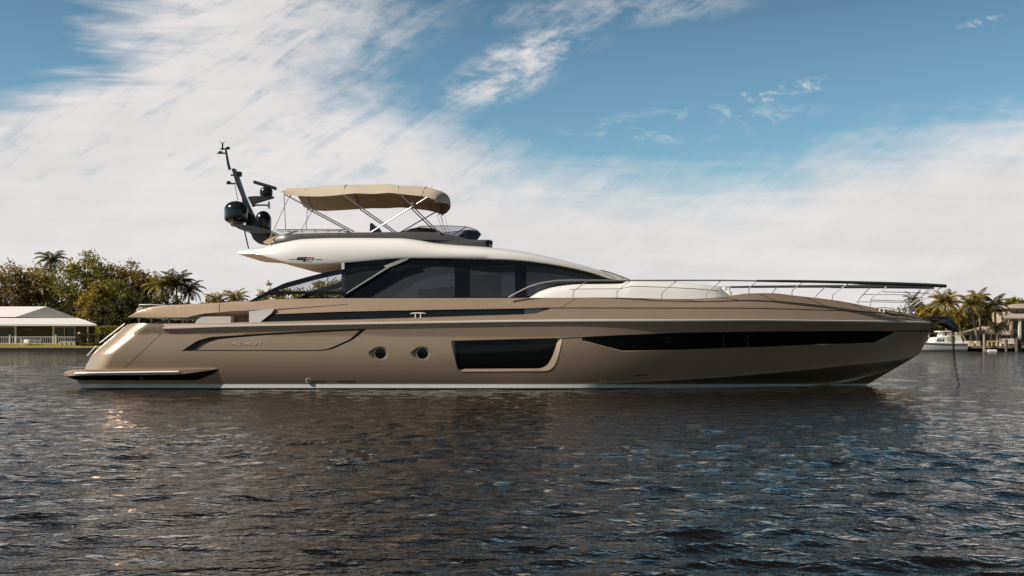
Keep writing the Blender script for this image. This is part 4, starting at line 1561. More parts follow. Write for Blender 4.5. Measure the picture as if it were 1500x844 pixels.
# ---- bow rail
h_rl = line((745, 2.86), (900, 2.78), (1000, 2.55), (1060, 2.32), (1200, 1.62), (1300, 1.02), (1386, .52))
def rp_(px, py): return at(px, py, -float(h_rl(px)))
top = [(745, 436.5), (752, 432.2), (760, 428), (774, 421), (787, 416.6), (800, 413.7), (818, 411.6), (840, 411.2), (924, 411.4), (1000, 411.3), (1060, 411.3), (1109, 412)]
rail = None
mb = MB()
for s in (1, -1):
    mb.tube([Vector((p.x, p.y * s, p.z)) for p in (rp_(x, y) for x, y in top)], .026, 8)
rail = mb.build('bow_rail', M['chrome'], yacht, smooth=40, split=True)
capl = [(1108, 412), (1150, 412.4), (1200, 413.2), (1245, 414.2), (1260, 415), (1310, 416.4), (1360, 418.2), (1385.5, 419.6)]
for s in (1, -1):
    mb = MB()
    mb.tube([Vector((p.x, p.y * s, p.z)) for p in (rp_(x, y) for x, y in capl)], [.035, .045, .048, .052, .062, .064, .064, .060], 10)
    mb.build('rail_cap', M['dark_grey'], rail, smooth=40)
stan = [((839.5, 436.8), (839.5, 427), (861, 411.6)), ((903.4, 437), (903.5, 427), (924, 411.6)), ((969, 438.5), (969, 429.5), (991, 411.6)), ((1034, 438), (1034, 431), (1056, 411.6)),
        ((1096.6, 431.5), (1096.6, 423), (1109, 412.2)), ((1160, 434), (1160, 426), (1177, 413)), ((1218.4, 441), (1220, 431.5), (1244, 415)), ((1274.4, 451), (1276, 437.4), (1304, 417)),
        ((1330, 460), (1331, 449), (1371, 419)), ((1336.5, 462), (1337.5, 450), (1381, 420))]
for b, k, t in stan:
    for s in (1, -1):
        hb_ = float(B_wing.hb(np.array([b[0]]), np.array([b[1]]))[0]) - .10
        P = [at(*b, -hb_), at(*k, -hb_), rp_(*t)]
        m1 = P[1] + (P[0] - P[1]).normalized() * .08; m2 = P[1] + (P[2] - P[1]).normalized() * .08
        Q = [P[0], m1, (P[1] * 2 + m1 + m2) / 4, m2, P[2]]
        mb = MB(); mb.tube([Vector((p.x, p.y * s, p.z)) for p in Q], .017, 8)
        mb.build('stanchion', M['chrome'], rail, smooth=40)
mb = MB()
for s in (1, -1):
    P = [at(1276, 440.2, -.80), at(1300, 440.8, -.66), at(1340, 442.2, -.5), at(1352, 439, -.48)]
    mb.tube([Vector((p.x, p.y * s, p.z)) for p in P], .013, 6)
    P = [rp_(1293, 428), rp_(1330, 429), rp_(1362, 430.5)]
    mb.tube([Vector((p.x, p.y * s, p.z)) for p in P], .013, 6)
mb.build('middle_rail', M['chrome'], rail, smooth=40, split=True)

# ---- deck gear
def cleat(px, py, Y, w, name='mooring_cleat'):
    p = at(px, py, Y)
    mb = MB()
    mb.tube([(p.x - w / 2, p.y, p.z + .10), (p.x - w * .25, p.y, p.z + .115), (p.x + w * .25, p.y, p.z + .115), (p.x + w / 2, p.y, p.z + .10)], [.015, .024, .024, .015], 8)
    for s in (-1, 1):
        mb.tube([(p.x + s * w * .17, p.y, p.z - .06), (p.x + s * w * .17, p.y, p.z + .11)], .022, 8)
    return mb.build(name, M['rub'], yacht, smooth=40)


cleat(612.5, 464.6, -2.93, .50)
cleat(1292, 455.5, -.75, .42)
mb = MB()
for x, r, h_ in ((1322, .10, .22), (1331, .13, .30), (1339, .07, .18)):
    p = at(x, 459, -.15); mb.lathe((p.x, p.y, p.z - .04), [(r, 0), (r, .06), (r * .65, .1), (r * .65, h_ * .7), (r, h_ * .85), (r, h_)], 16)
mb.build('windlass', M['chrome'], yacht, smooth=40, split=True)
mb = MB()
for x in (1286, 1297, 1306, 1312):
    p = at(x, 455.6, -.4); mb.box((p.x, p.y, p.z), (.16, .14, .10))
mb.build('bow_fitting', M['white'], yacht, split=True)
mb = MB()
pxprism(mb, [(1352, 466), (1372, 466.5), (1375, 470), (1368, 474), (1356, 473)], -.16, -.11)
pxprism(mb, [(1352, 466), (1372, 466.5), (1375, 470), (1368, 474), (1356, 473)], .11, .16)
p = at(1372, 469.5, 0); mb.lathe((p.x, p.y - .11, p.z), [(.07, 0), (.045, .08), (.045, .14), (.07, .22)], 14, axis=(0, 1, 0))
mb.build('bow_roller', M['dark_steel'], yacht, smooth=40)

# ---- anchor and its chain
anchor = empty('anchor', at(1376, 470, 0), 'dark steel plough anchor hanging from the bow roller', 'anchor')
mb = MB()
pxprism(mb, rpoly([(1358, 464.2), (1372, 463), (1389, 463.6), (1396, 470), (1391, 472), (1384, 468), (1370, 468)], 1), -.035, .035)
mb.build('anchor_shank', M['dark_steel'], anchor)
mb = MB()
a, tip, back = at(1372, 473.5, 0), at(1404.5, 486.5, 0), at(1393, 466.5, 0)
for s in (-1, 1):
    q = [at(1378, 473, 0) + Vector((0, .04 * s, 0)), at(1392, 467, 0) + Vector((0, .05 * s, .02)), at(1405, 481, 0) + Vector((0, .03 * s, 0)), tip, at(1396, 484, 0) + Vector((-.02, .34 * s, .03)), at(1380, 476, 0) + Vector((-.05, .40 * s, .06))]
    o2 = [v + Vector((.012, 0, -.025)) for v in q]
    mb.add(q + o2, [(0, 1, 2, 3, 4, 5), (11, 10, 9, 8, 7, 6)] + [(i, (i + 1) % 6, 6 + (i + 1) % 6, 6 + i) for i in range(6)])
mb.build('anchor_fluke', M['dark_steel'], anchor, split=True)
mb = MB()
P0, P1 = at(1396.5, 484.5, .0), at(1409.5, 583, .0)
Lc = (P1 - P0).length
nl = int(Lc / .084)
for i in range(nl):
    t = i / (nl - 1)
    c = P0.lerp(P1, t) + Vector((-.10 * math.sin(math.pi * t), 0, 0))
    d = (P1 - P0).normalized()
    side_ = Vector((0, 1, 0)) if i % 2 else d.cross(Vector((0, 1, 0))).normalized()
    ring = []
    for j in range(10):
        th = 2 * math.pi * j / 10
        ring.append(c + d * math.cos(th) * .066 + side_ * math.sin(th) * .040)
    mb.tube(ring, .016, 5, closed=True)
ch = mb.build('anchor_chain', M['galv'], None, smooth=60)
tag(ch, 'grey link chain running straight down from the yacht bow into the water', 'chain')

# ------------------------------------------------------------------ the far bank: foliage builders
F_ = {
    'olive': leafy('olive_leaves', (0.068, 0.067, 0.019), (0.529, 0.371, 0.079), (0.257, 0.196, 0.046)),
    'green': leafy('green_leaves', (0.053, 0.070, 0.016), (0.505, 0.422, 0.073), (0.224, 0.214, 0.040)),
    'yellow': leafy('yellowgreen_leaves', (0.119, 0.098, 0.019), (0.526, 0.379, 0.067), (0.312, 0.233, 0.046)),
    'brown': leafy('brownish_leaves', (0.074, 0.058, 0.022), (0.475, 0.337, 0.113), (0.223, 0.166, 0.054)),
    'dark': leafy('dark_leaves', (0.025, 0.028, 0.008), (0.141, 0.125, 0.031), (0.068, 0.068, 0.019)),
    'palm': leafy('palm_leaves', (0.047, 0.053, 0.014), (0.529, 0.371, 0.068), (0.208, 0.168, 0.032)),
    'palm_yellow': leafy('yellow_palm_leaves', (0.092, 0.068, 0.012), (0.455, 0.295, 0.058), (0.251, 0.168, 0.033)),
    'palm_dark': leafy('dark_palm_leaves', (0.025, 0.028, 0.010), (0.169, 0.133, 0.034), (0.077, 0.068, 0.019)),
}
F_['hedge'] = leafy('sunlit_hedge_leaves', (.16, .13, .025), (.46, .38, .08), (.30, .25, .05))  # leaves brightened to carry the sunlight on the clipped hedge
bark = vary(principled('bark', (.13, .10, .07), .9), 3, .4, stretch=(1, 1, .3))
palm_bark = vary(principled('palm_bark', (.22, .18, .13), .9), 5, .35, stretch=(.3, .3, 3))


def leaf_mesh(C, size, rng, up=.35, aspect=.55):
    """one small folded blade per centre point"""
    n = len(C)
    d = rng.normal(size=(n, 3)); d /= np.linalg.norm(d, axis=1, keepdims=True)
    nn = rng.normal(size=(n, 3)); nn[:, 2] += up * 2
    nn -= d * np.sum(nn * d, axis=1, keepdims=True)
    nn /= np.maximum(np.linalg.norm(nn, axis=1, keepdims=True), 1e-6)
    w = np.cross(d, nn)
    s = size * rng.uniform(.6, 1.4, (n, 1))
    a = C - d * s * .5; b = C + w * s * aspect * .5 + nn * s * .1; c = C + d * s * .5; e = C - w * s * aspect * .5 + nn * s * .1
    V = np.stack([a, b, c, e], 1).reshape(-1, 3)
    i = np.arange(n) * 4
    F = np.stack([i, i + 1, i + 2, i + 3], 1)
    return V, F


def np_mesh(name, V, F, mat, parent=None):
    off = np.zeros(3); pl = parent
    while pl is not None:
        off += np.array(pl.location); pl = pl.parent
    V = V - off
    me = bpy.data.meshes.new(name)
    me.vertices.add(len(V)); me.vertices.foreach_set('co', V.ravel().astype(np.float32))
    k = F.shape[1]
    me.loops.add(F.size); me.loops.foreach_set('vertex_index', F.ravel().astype(np.int32))
    me.polygons.add(len(F)); me.polygons.foreach_set('loop_start', (np.arange(len(F)) * k).astype(np.int32))
    me.update(calc_edges=True)
    me.materials.append(mat)
    o = bpy.data.objects.new(name, me); COL.objects.link(o)
    if parent is not None:
        o.parent = parent
        o.matrix_parent_inverse = Matrix.Identity(4)
    return o


def tree(label, px, py, rx, ry, Y, mat, seed, n=120, per=64, leaf=.42, group='trees behind the house on the left bank', gaps=.0, flat=1.0, clump=1.0, name='broadleaf_tree', base=None):
    rng = np.random.RandomState(seed)
    c = at(px, py, Y); u = (Y - CY) * K
    RX, RZ = rx * u, ry * u
    RY = RX * .85
    zb = land_z(Y) if base is None else base
    t = empty(name, (c.x, Y, zb), label, 'tree' if name != 'hedge' else 'hedge', group)
    d = rng.normal(size=(n, 3)); d /= np.linalg.norm(d, axis=1, keepdims=True)
    r = rng.uniform(.30, 1.0, n) ** .55
    # lumpy outline: each direction has its own reach
    lob = 1 + .20 * np.sin(d[:, 0] * 4.1 + seed) * np.cos(d[:, 2] * 3.7 + seed * 2) + rng.uniform(-.10, .10, n)
    P = d * (r * lob)[:, None] * [RX, RY, RZ * flat] + [c.x, Y, c.z]
    P = P[P[:, 2] > zb + .4]
    allc = []
    for p in P:
        cr = clump * rng.uniform(.55, 1.15) * min(RX, RZ) * .30
        q = rng.normal(size=(per, 3)) * [cr * .62, cr * .62, cr * .40]
        allc.append(p + q)
    C = np.concatenate(allc)
    # stray twigs outside the outline
    st = P[rng.choice(len(P), min(40, len(P)), replace=False)]
    dirs = st - [c.x, Y, c.z]; dirs /= np.maximum(np.linalg.norm(dirs, axis=1, keepdims=True), .1)
    for s_, dd in zip(st, dirs):
        k = rng.randint(4, 9)
        C = np.concatenate([C, s_ + dd * np.linspace(.3, 1.0, k)[:, None] * min(RX, RZ) * .34 + rng.normal(size=(k, 3)) * .12])
    C = C[C[:, 2] > zb + .2]
    V, F = leaf_mesh(C, leaf, rng)
    np_mesh('crown', V, F, F_[mat], t)
    mb = MB()
    tr = max(.14, RX * .055)
    top = Vector((c.x + rng.uniform(-.4, .4), Y, c.z - RZ * .25))
    mb.tube([Vector((c.x, Y, zb - .2)), Vector((c.x + rng.uniform(-.3, .3), Y, (zb + top.z) / 2)), top], [tr * 1.4, tr, tr * .7], 8)
    for k in range(8):
        e = P[rng.randint(len(P))]
        e = Vector(e); s0 = Vector((c.x, Y, zb)).lerp(top, rng.uniform(.55, 1.0))
        mid = s0.lerp(e, .5) + Vector((0, 0, -.15 * (e - s0).length))
        mb.tube([s0, mid, e], [tr * .5, tr * .34, tr * .12], 6)
    mb.build('trunk', bark, t, smooth=50)
    return t


def palm(label, px, py, rpx, Y, mat, seed, base_px=None, base_py=None, nf=22, group='coconut palms on the right bank', name='palm_tree', droop=1.0, thick=1.0):
    rng = np.random.RandomState(seed)
    u = (Y - CY) * K
    c = at(px, py, Y); L = rpx * u * 1.15
    zb = land_z(Y)
    bx = at(base_px if base_px is not None else px, 500, Y).x
    t = empty(name, (bx, Y, zb), label, 'palm', group)
    V, F = [], []

    def quad(a, b, c_, d_):
        i = len(V); V.extend([a, b, c_, d_]); F.append((i, i + 1, i + 2, i + 3))
    for k in range(nf):
        az = 2 * math.pi * (k * .381966 + rng.uniform(-.05, .05))
        el = math.radians(78 - 105 * (k / (nf - 1)) + rng.uniform(-8, 8))
        ln = L * rng.uniform(.85, 1.12)
        p = np.array(c) ; m = 18
        pts = []
        e = el
        for j in range(m + 1):
            pts.append(p.copy())
            dirv = np.array([math.cos(az) * math.cos(e), math.sin(az) * math.cos(e), math.sin(e)])
            p = p + dirv * ln / m
            e -= math.radians(4.6 * droop) * (0.55 + 1.0 * j / m)
            e = max(e, R(-86))
        pts = np.array(pts)
        side = np.array([-math.sin(az), math.cos(az), 0.])
        for j in range(1, m + 1):
            tt = j / m
            a = pts[j]; fwd = pts[j] - pts[j - 1]; fwd /= np.linalg.norm(fwd)
            ll = ln * .30 * math.sin(math.pi * min(1, tt * .82 + .16)) ** .7 * thick
            for s in (-1, 1):
                for h in (0., .5):
                    o = a - fwd * (ln / m) * h
                    dv = side * s * .75 + fwd * .62 + np.array([0, 0, -.42 - .3 * rng.rand()])
                    dv = dv / np.linalg.norm(dv) * ll * rng.uniform(.8, 1.15)
                    w = fwd * .055 * L * .42
                    quad(o, o + dv * .5 + w * .9, o + dv, o + dv * .5 - w * .5)
        for j in range(m):
            w = side * .03 * L / 2.6
            quad(pts[j] - w, pts[j] + w, pts[j + 1] + w * .8, pts[j + 1] - w * .8)
    np_mesh('crown', np.array(V), np.array(F), F_[mat], t)
    mb = MB()
    b0 = Vector((bx, Y, zb - .2)); c0 = Vector(c) + Vector((0, 0, .05))
    mid = b0.lerp(c0, .5) + Vector(((c0.x - b0.x) * -.12, 0, 0))
    P = []
    for j in range(9):
        s = j / 8
        P.append(b0 * (1 - s) ** 2 + mid * 2 * s * (1 - s) + c0 * s * s)
    mb.tube(P, [.24, .18, .165, .155, .15, .145, .14, .14, .15], 8)
    mb.build('trunk', palm_bark, t, smooth=50)
    return t


def hedge(label, px0, px1, py0, Y, depth, mat, seed, n=2600, leaf=.16, cat='hedge', name='hedge', group=None, lump=.12):
    rng = np.random.RandomState(seed)
    a, b = at(px0, py0, Y), at(px1, py0, Y)
    zb = land_z(Y)
    hx, hz = (b.x - a.x) / 2, (a.z - zb) / 2
    P = rng.uniform(-1, 1, (n, 3))
    ax = np.argmax(rng.uniform(.2, 1, (n, 3)), axis=1)
    P[np.arange(n), ax] = np.sign(P[np.arange(n), ax]) * rng.uniform(.82, 1.04, n)
    r = np.linalg.norm(P, ord=6, axis=1, keepdims=True)
    P = P / np.maximum(r, 1.0)
    P *= 1 + lump * np.sin(P[:, [0]] * 9 + seed) * np.sin(P[:, [1]] * 5 + 1)
    P = P * [hx, depth / 2, hz] + [(a.x + b.x) / 2, Y, zb + hz]
    P = P[P[:, 2] > zb]
    V, F = leaf_mesh(P, leaf, rng, aspect=.8)
    o = np_mesh(name, V, F, F_[mat])
    c = Vector(((a.x + b.x) / 2, Y, zb))
    o.data.transform(Matrix.Translation(-c)); o.location = c
    return tag(o, label, cat, group)


# ------------------------------------------------------------------ left bank
w_paint = vary(principled('white_house_paint', (.74, .72, .69), .6), .8, .06)
roof_mat = vary(principled('white_roof_tile', (.70, .67, .64), .6), 1.0, .06, stretch=(1, 4, 1), bump=.3, bump_scale=6)
brown_wall = vary(principled('brown_wall', (.115, .085, .055), .8), 1.0, .2)
house_glass = principled('house_glass', (.05, .058, .066), .08, spec=.6)

YH = 116.5
hs = empty('bungalow', (at(0, 500, YH).x, YH, land_z(YH)), 'low white roofed bungalow with a wide hipped roof and dark veranda on the left bank', 'house')
zg = land_z(YH)
xl, xr = at(-190, 500, YH).x, at(128, 500, YH).x
ze = at(0, 476.5, 113.6).z
mb = MB(); mb.box(((xl + xr) / 2, YH + 5, (zg + ze + .5) / 2), (xr - xl, 10, ze + .5 - zg)); mb.build('wall', brown_wall, hs)
# skirt roof
e0, e1, e2 = at(-200, 475.5, 113.6), at(141.5, 475.5, 113.6), at(134, 475.9, 128)
i0, i1, i2 = at(-200, 466, 117.4), at(116, 466.6, 117.4), at(113, 467.4, 124)
mb = MB()
top = [e0, e1, e2, i2, i1, i0]
mb.add([*top], [(0, 1, 4, 5), (1, 2, 3, 4)])
mb.add([e0, e1, e1 - Vector((0, 0, .24)), e0 - Vector((0, 0, .24))], [(3, 2, 1, 0)])
mb.add([e1, e2, e2 - Vector((0, 0, .24)), e1 - Vector((0, 0, .24))], [(3, 2, 1, 0)])
dz = Vector((0, 0, .24))
mb.add([e0 - dz, e1 - dz, Vector((e1.x, e1.y + 3.2, e1.z)) - dz, Vector((e0.x, e0.y + 3.2, e0.z)) - dz], [(0, 1, 2, 3)])
# upper hip with its end face turned to the right
C1, C2, Rg, RgL, C1L, C2b = at(23, 464.9, 117.9), at(115, 467.2, 123.4), at(69, 449.5, 121), at(-220, 449.8, 123), at(-220, 465, 118.4), at(-220, 466, 127)
mb.add([C1, C2, Rg, RgL, C1L, C2b], [(0, 1, 2), (4, 0, 2, 3), (1, 5, 3, 2)])
mb.add([i0 + Vector((0, 0, -.02)), i1 + Vector((0, 0, -.02)), i2 + Vector((0, 0, -.02)), C2b + Vector((0, 0, -.02))], [(0, 1, 2, 3)])
mb.build('roof', roof_mat, hs, recalc=False)
for px in (23, 78, 128.5):
    p = at(px, 500, 114.3)
    mb = MB(); mb.box((p.x, 114.3, (land_z(114.3) + ze) / 2), (.17, .17, ze - land_z(114.3))); mb.build('veranda_post', w_paint, hs)
for a, b in ((-40, 22), (80, 110)):
    A, B = at(a, 500, YH).x, at(b, 500, YH).x
    zt = at(0, 479.5, YH).z
    mb = MB()
    for x in (A, (A + B) / 2, B):
        mb.box((x, YH - .05, (zg + zt) / 2), (.10, .10, zt - zg))
    mb.box(((A + B) / 2, YH - .05, zt), (B - A + .1, .11, .10)); mb.box(((A + B) / 2, YH - .05, zg + .06), (B - A + .1, .11, .12))
    fr = mb.build('sliding_door', w_paint, hs)
    mb = MB()
    for x0_, x1_ in ((A, (A + B) / 2), ((A + B) / 2, B)):
        mb.box(((x0_ + x1_) / 2, YH - .03, (zg + zt) / 2), (x1_ - x0_ - .1, .02, zt - zg - .2))
    mb.build('door_pane', house_glass, fr, split=True)
mb = MB(); A = at(32, 500, YH).x; mb.box((at(40, 500, YH).x, YH - .04, at(0, 483, YH).z), (1.6, .06, .45)); mb.build('wall_vent', principled('vent_grey', (.16, .13, .10), .7), hs)

YF = 110.5
pf = empty('picket_fence', (at(40, 500, YF).x, YF, land_z(YF)), 'low white picket railing along the lawn in front of the bungalow', 'fence')
zf0, zf1 = land_z(YF), at(0, 493.6, YF).z
xa, xb = at(-60, 500, YF).x, at(113, 500, YF).x
mb = MB()
mb.box(((xa + xb) / 2, YF, zf1 - .05), (xb - xa, .06, .07)); mb.box(((xa + xb) / 2, YF, zf0 + .12), (xb - xa, .05, .05))
x = xa
while x < xb:
    mb.box((x, YF - .005, (zf0 + zf1) / 2), (.035, .025, zf1 - zf0 - .1)); x += .26
mb.build('railing', w_paint, pf)
for px in (-52, 14.5, 82, 112.5):
    p = at(px, 500, YF)
    mb = MB(); mb.box((p.x, YF - .01, (zf0 + zf1) / 2 + .06), (.13, .13, zf1 - zf0 + .12)); mb.lathe((p.x, YF - .01, zf1 + .12), [(.06, 0), (.085, .05), (.05, .12), (.01, .14)], 10)
    mb.build('fence_post', w_paint, pf)

# garden table with its chairs and a low bench, white, on the lawn
YT = 108.6
zt0 = land_z(YT)
p = at(44.5, 500, YT)
tb = empty('garden_table', (p.x, YT, zt0), 'round white garden table between two white chairs before the picket railing', 'table')
MB().lathe((p.x, YT, zt0), [(.78, .74), (.80, .76), (.80, .79), (.05, .80)], 24).build('tabletop', w_paint, tb, smooth=30)
MB().lathe((p.x, YT, zt0), [(.78, .76), (.80, .70), (.76, .28), (.74, .27)], 24).build('tablecloth_skirt', w_paint, tb, smooth=40)
MB().lathe((p.x, YT, zt0), [(.34, 0), (.30, .05), (.08, .1), (.06, .70)], 14).build('table_foot', w_paint, tb, smooth=40)
for px, sgn, lab in ((33.2, 1, 'white garden chair at the left of the round lawn table'), (58, -1, 'white garden chair at the right of the round lawn table')):
    p = at(px, 500, YT)
    chr_ = empty('garden_chair', (p.x, YT, zt0), lab, 'chair', 'white garden chairs')
    MB().box((p.x + .06 * sgn, YT, zt0 + .44), (.50, .5, .06)).build('seat', w_paint, chr_)
    mb = MB()
    mb.box((p.x - .20 * sgn, YT, zt0 + .95), (.05, .52, .10)); mb.box((p.x - .19 * sgn, YT, zt0 + .70), (.04, .44, .30))
    mb.build('backrest', w_paint, chr_)
    for dx in (-.2, .28):
        for dy in (-.22, .22):
            MB().box((p.x + dx * sgn, YT + dy, zt0 + .22), (.055, .055, .44)).build('leg', w_paint, chr_)
    mb = MB()
    for dy in (-.25, .25):
        mb.box((p.x + .05 * sgn, YT + dy, zt0 + .66), (.5, .06, .05))
    mb.build('armrest', w_paint, chr_, split=True)
p0, p1 = at(88, 500, YT), at(112, 500, YT)
bn = empty('garden_bench', ((p0.x + p1.x) / 2, YT, zt0), 'long low white slatted lounger bench beside the dark rounded hedge', 'bench')
MB().box(((p0.x + p1.x) / 2, YT, zt0 + .42), (p1.x - p0.x, .6, .10)).build('seat', w_paint, bn)
for k in range(4):
    MB().box((p0.x + .15 + k * (p1.x - p0.x - .3) / 3, YT, zt0 + .20), (.14, .5, .38)).build('leg', w_paint, bn)
p = at(116, 500, 112)
gl = empty('garden_lantern', (p.x, 112, land_z(112)), 'small pale lantern post standing behind the dark rounded hedge', 'lantern')
MB().lathe((p.x, 112, land_z(112)), [(.06, 0), (.04, .1), (.04, 1.2)], 10).build('post', w_paint, gl, smooth=40)
MB().lathe((p.x, 112, land_z(112) + 1.2), [(.12, 0), (.16, .05), (.16, .28), (.22, .30), (.05, .42)], 12).build('lantern_head', w_paint, gl, smooth=40)

hedge('dark clipped hedge with a rounded top beside the white lounger bench', 113, 152, 490, 107.6, 1.8, 'dark', 31, n=3600)
hedge('sunlit yellow green clipped hedge at the end of the bungalow', 143, 176, 478.5, 110.2, 1.6, 'hedge', 32, n=3600)

TL = [
    ('brownish broad tree at the left edge of the photo behind the bungalow', 14, 432, 40, 37, 131, 'brown', 1, {}),
    ('olive tree with a loose crown between the left edge tree and the tall palm', 62, 438, 34, 44, 135, 'olive', 2, {}),
    ('tallest green tree with a wide domed crown right of the tall palm', 122, 420, 42, 44, 134, 'green', 3, dict(n=120)),
    ('small sunlit yellow green tree in front of the tallest green tree', 139, 443, 24, 28, 126, 'yellow', 4, dict(n=60)),
    ('thin feathery tree leaning right above the tallest green tree', 167, 404, 22, 20, 137, 'olive', 5, dict(n=34, per=26, flat=.7)),
    ('brown olive tree between the feathery tree and the palm cluster', 196, 428, 32, 38, 136, 'brown', 6, {}),
    ('dark low spreading tree behind the yacht stern', 180, 466, 46, 30, 124, 'dark', 7, dict(n=100)),
    ('dark shrubby tree below the left palm cluster', 248, 462, 44, 28, 127, 'dark', 8, dict(n=90)),
    ('dark bushy tree low behind the bungalow roof', 84, 470, 44, 30, 129, 'dark', 9, dict(n=80)),
    ('mid green tree with warm tips right behind the yellow green tree', 166, 444, 28, 34, 130, 'green', 10, dict(n=80)),
    ('golden low tree seen through the yacht wing window', 488, 436, 34, 24, 126, 'yellow', 11, dict(n=70)),
    ('small green tree showing just above the tip of the wing arch', 399, 438, 16, 18, 127, 'olive', 12, dict(n=40, per=30)),
    ('low golden scrubby tree right of the palm pair behind the aft wing', 438, 446, 46, 20, 126, 'yellow', 13, dict(n=60)),
    ('low bushy tree beneath the left palms and the aft wing', 318, 460, 40, 20, 125, 'olive', 14, dict(n=60)),
]
for lab, px, py, rx, ry, Y, mat, seed, kw in TL:
    tree(lab, px, py, rx, ry, Y, mat, seed, **kw)
# a low far wood closing the bank behind everything
rng_w = np.random.RandomState(77)
nw = 60000
wx = rng_w.uniform(-250, 250, nw)
wy = 146 + rng_w.uniform(0, 1, nw) ** 2 * 10
hmax = 4.6 + 1.3 * np.sin(wx * .31) * np.sin(wx * .117 + 1) + .8 * np.sin(wx * .83 + 2) + np.where(np.abs(wx) > 96, 3.5, 0)
wz = 1.0 + hmax * rng_w.uniform(0, 1, nw) ** .6
Vw, Fw = leaf_mesh(np.stack([wx, wy, wz], 1) + rng_w.normal(size=(nw, 3)) * .2, .62, rng_w, aspect=.8)
wood_ = np_mesh('distant_wood', Vw, Fw, F_['green'])
wood_['kind'] = 'stuff'
gL = 'palms on the left bank'
palm('tall dark palm rising above the bungalow roof and all the trees', 75, 381, 24, 138, 'palm_dark', 41, group=gL, nf=20, droop=1.25)
palm('leftmost palm of the cluster of three behind the yacht stern', 237, 417, 27, 122, 'palm', 42, base_px=240, group=gL, nf=26)
palm('middle palm of the cluster of three with an upright crown tip', 259, 414, 27, 123, 'palm_dark', 43, base_px=257, group=gL, nf=26)
palm('rightmost palm of the cluster of three with drooping fronds', 278, 424, 22, 124, 'palm_dark', 44, base_px=272, group=gL, nf=22, droop=1.2)
palm('small golden palm left of a green palm above the aft wing', 318, 441, 20, 121, 'palm_yellow', 45, group=gL, nf=20)
palm('green palm standing alone left of the wing arch tip', 345, 437, 21, 122, 'palm', 46, group=gL, nf=24)

# ------------------------------------------------------------------ right bank
gR = 'coconut palms on the right bank'
palm('bushy palm half hidden by the bow pulpit', 1358, 456, 22, 112, 'palm_yellow', 51, base_px=1362)
palm('full round crowned palm above the moored cruiser', 1384, 443, 27, 110, 'palm', 52, base_px=1388, nf=28)
palm('golden palm between two green palms with low hanging fronds', 1404, 462, 22, 108, 'palm_yellow', 53, base_px=1408, nf=22)
palm('slender palm with a pale curving trunk in front of the small house', 1421, 446, 24, 107, 'palm', 54, base_px=1433, nf=24)
palm('highest palm on the right with yellowish upright fronds', 1433, 437, 20, 113, 'palm_yellow', 55, base_px=1437, nf=22)
palm('dark spreading palm next to the two storey house', 1457, 446, 24, 108, 'palm_dark', 56, base_px=1459, nf=22, droop=1.15)
palm('short dark palm with drooping fronds over the white bench', 1461, 480, 18, 105.5, 'palm_dark', 57, base_px=1461, nf=20, droop=1.25)
palm('palm showing between the rails of the bow pulpit', 1337, 439, 16, 117, 'palm_dark', 58, nf=18)
palm('young palm with a trunk leaning far out towards the cruiser', 1389, 461, 13, 106, 'palm', 59, base_px=1420, nf=16)
g2 = 'trees on the right bank'
tree('dark bushy tree behind the moored cruiser', 1392, 482, 34, 24, 118, 'dark', 21, n=90, group=g2)
tree('dark shrubby tree behind the small house gable', 1432, 474, 26, 26, 121, 'dark', 22, n=80, group=g2)
tree('rounded green tree behind the two storey house roof', 1487, 452, 17, 14, 132, 'green', 23, n=60, group=g2)
tree('olive scrub tree behind the bow of the yacht', 1345, 470, 24, 24, 119, 'olive', 24, n=60, group=g2)
hedge('low sunlit garden hedge before the small house', 1446, 1472, 499.6, 106.5, .8, 'yellow', 33, n=1200)

pinkish = vary(principled('beige_render', (.44, .34, .25), .8), 1.0, .1)
grey_roof = vary(principled('grey_shingle', (.36, .31, .26), .8), 1.5, .15)
Y1 = 112
sh = empty('small_house', (at(1440, 500, Y1).x, Y1, land_z(Y1)), 'small pale house with a low grey hipped roof behind the palms on the right', 'house')
zg = land_z(Y1)
xa, xb = at(1420, 500, Y1).x, at(1482, 500, Y1).x
ze = at(0, 489.5, Y1).z
mb = MB(); mb.box(((xa + xb) / 2 + .8, Y1 + 4, (zg + ze) / 2), (xb - xa - 1.6, 6, ze - zg)); mb.build('wall', pinkish, sh)
ea, eb = at(1412, 490, Y1 - .6), at(1486, 490, Y1 - .6)
ra_, rb = at(1440, 478.5, Y1 + 3.5), at(1474, 478.5, Y1 + 3.5)
eab, ebb = Vector((ea.x, Y1 + 8, ea.z)), Vector((eb.x, Y1 + 8, eb.z))
mb = MB(); mb.add([ea, eb, ra_, rb, eab, ebb], [(0, 1, 3, 2), (4, 0, 2), (1, 5, 3), (5, 4, 2, 3)])
mb.add([ea, eb, eb - Vector((0, 0, .16)), ea - Vector((0, 0, .16))], [(3, 2, 1, 0)])
dz = Vector((0, 0, .16)); mb.add([ea - dz, eb - dz, ebb - dz, eab - dz], [(0, 1, 2, 3)])
mb.build('roof', grey_roof, sh, recalc=False)
for px in (1421.5, 1433, 1451):
    p = at(px, 500, Y1 - .3); mb = MB(); mb.box((p.x, Y1 - .3, (zg + ze) / 2), (.2, .2, ze - zg)); mb.build('porch_post', w_paint, sh)
for a, b in ((1424, 1431), (1436, 1448), (1455, 1462)):
    A, B = at(a, 500, Y1 + .95).x, at(b, 500, Y1 + .95).x
    mb = MB(); z0_, z1_ = zg + (.05 if a == 1436 else .7), ze - .35
    mb.box(((A + B) / 2, Y1 + .97, (z0_ + z1_) / 2), (B - A + .16, .06, z1_ - z0_ + .16)); f = mb.build('window', w_paint, sh)
    mb = MB(); mb.box(((A + B) / 2, Y1 + .93, (z0_ + z1_) / 2), (B - A, .03, z1_ - z0_)); mb.build('pane', house_glass, f)

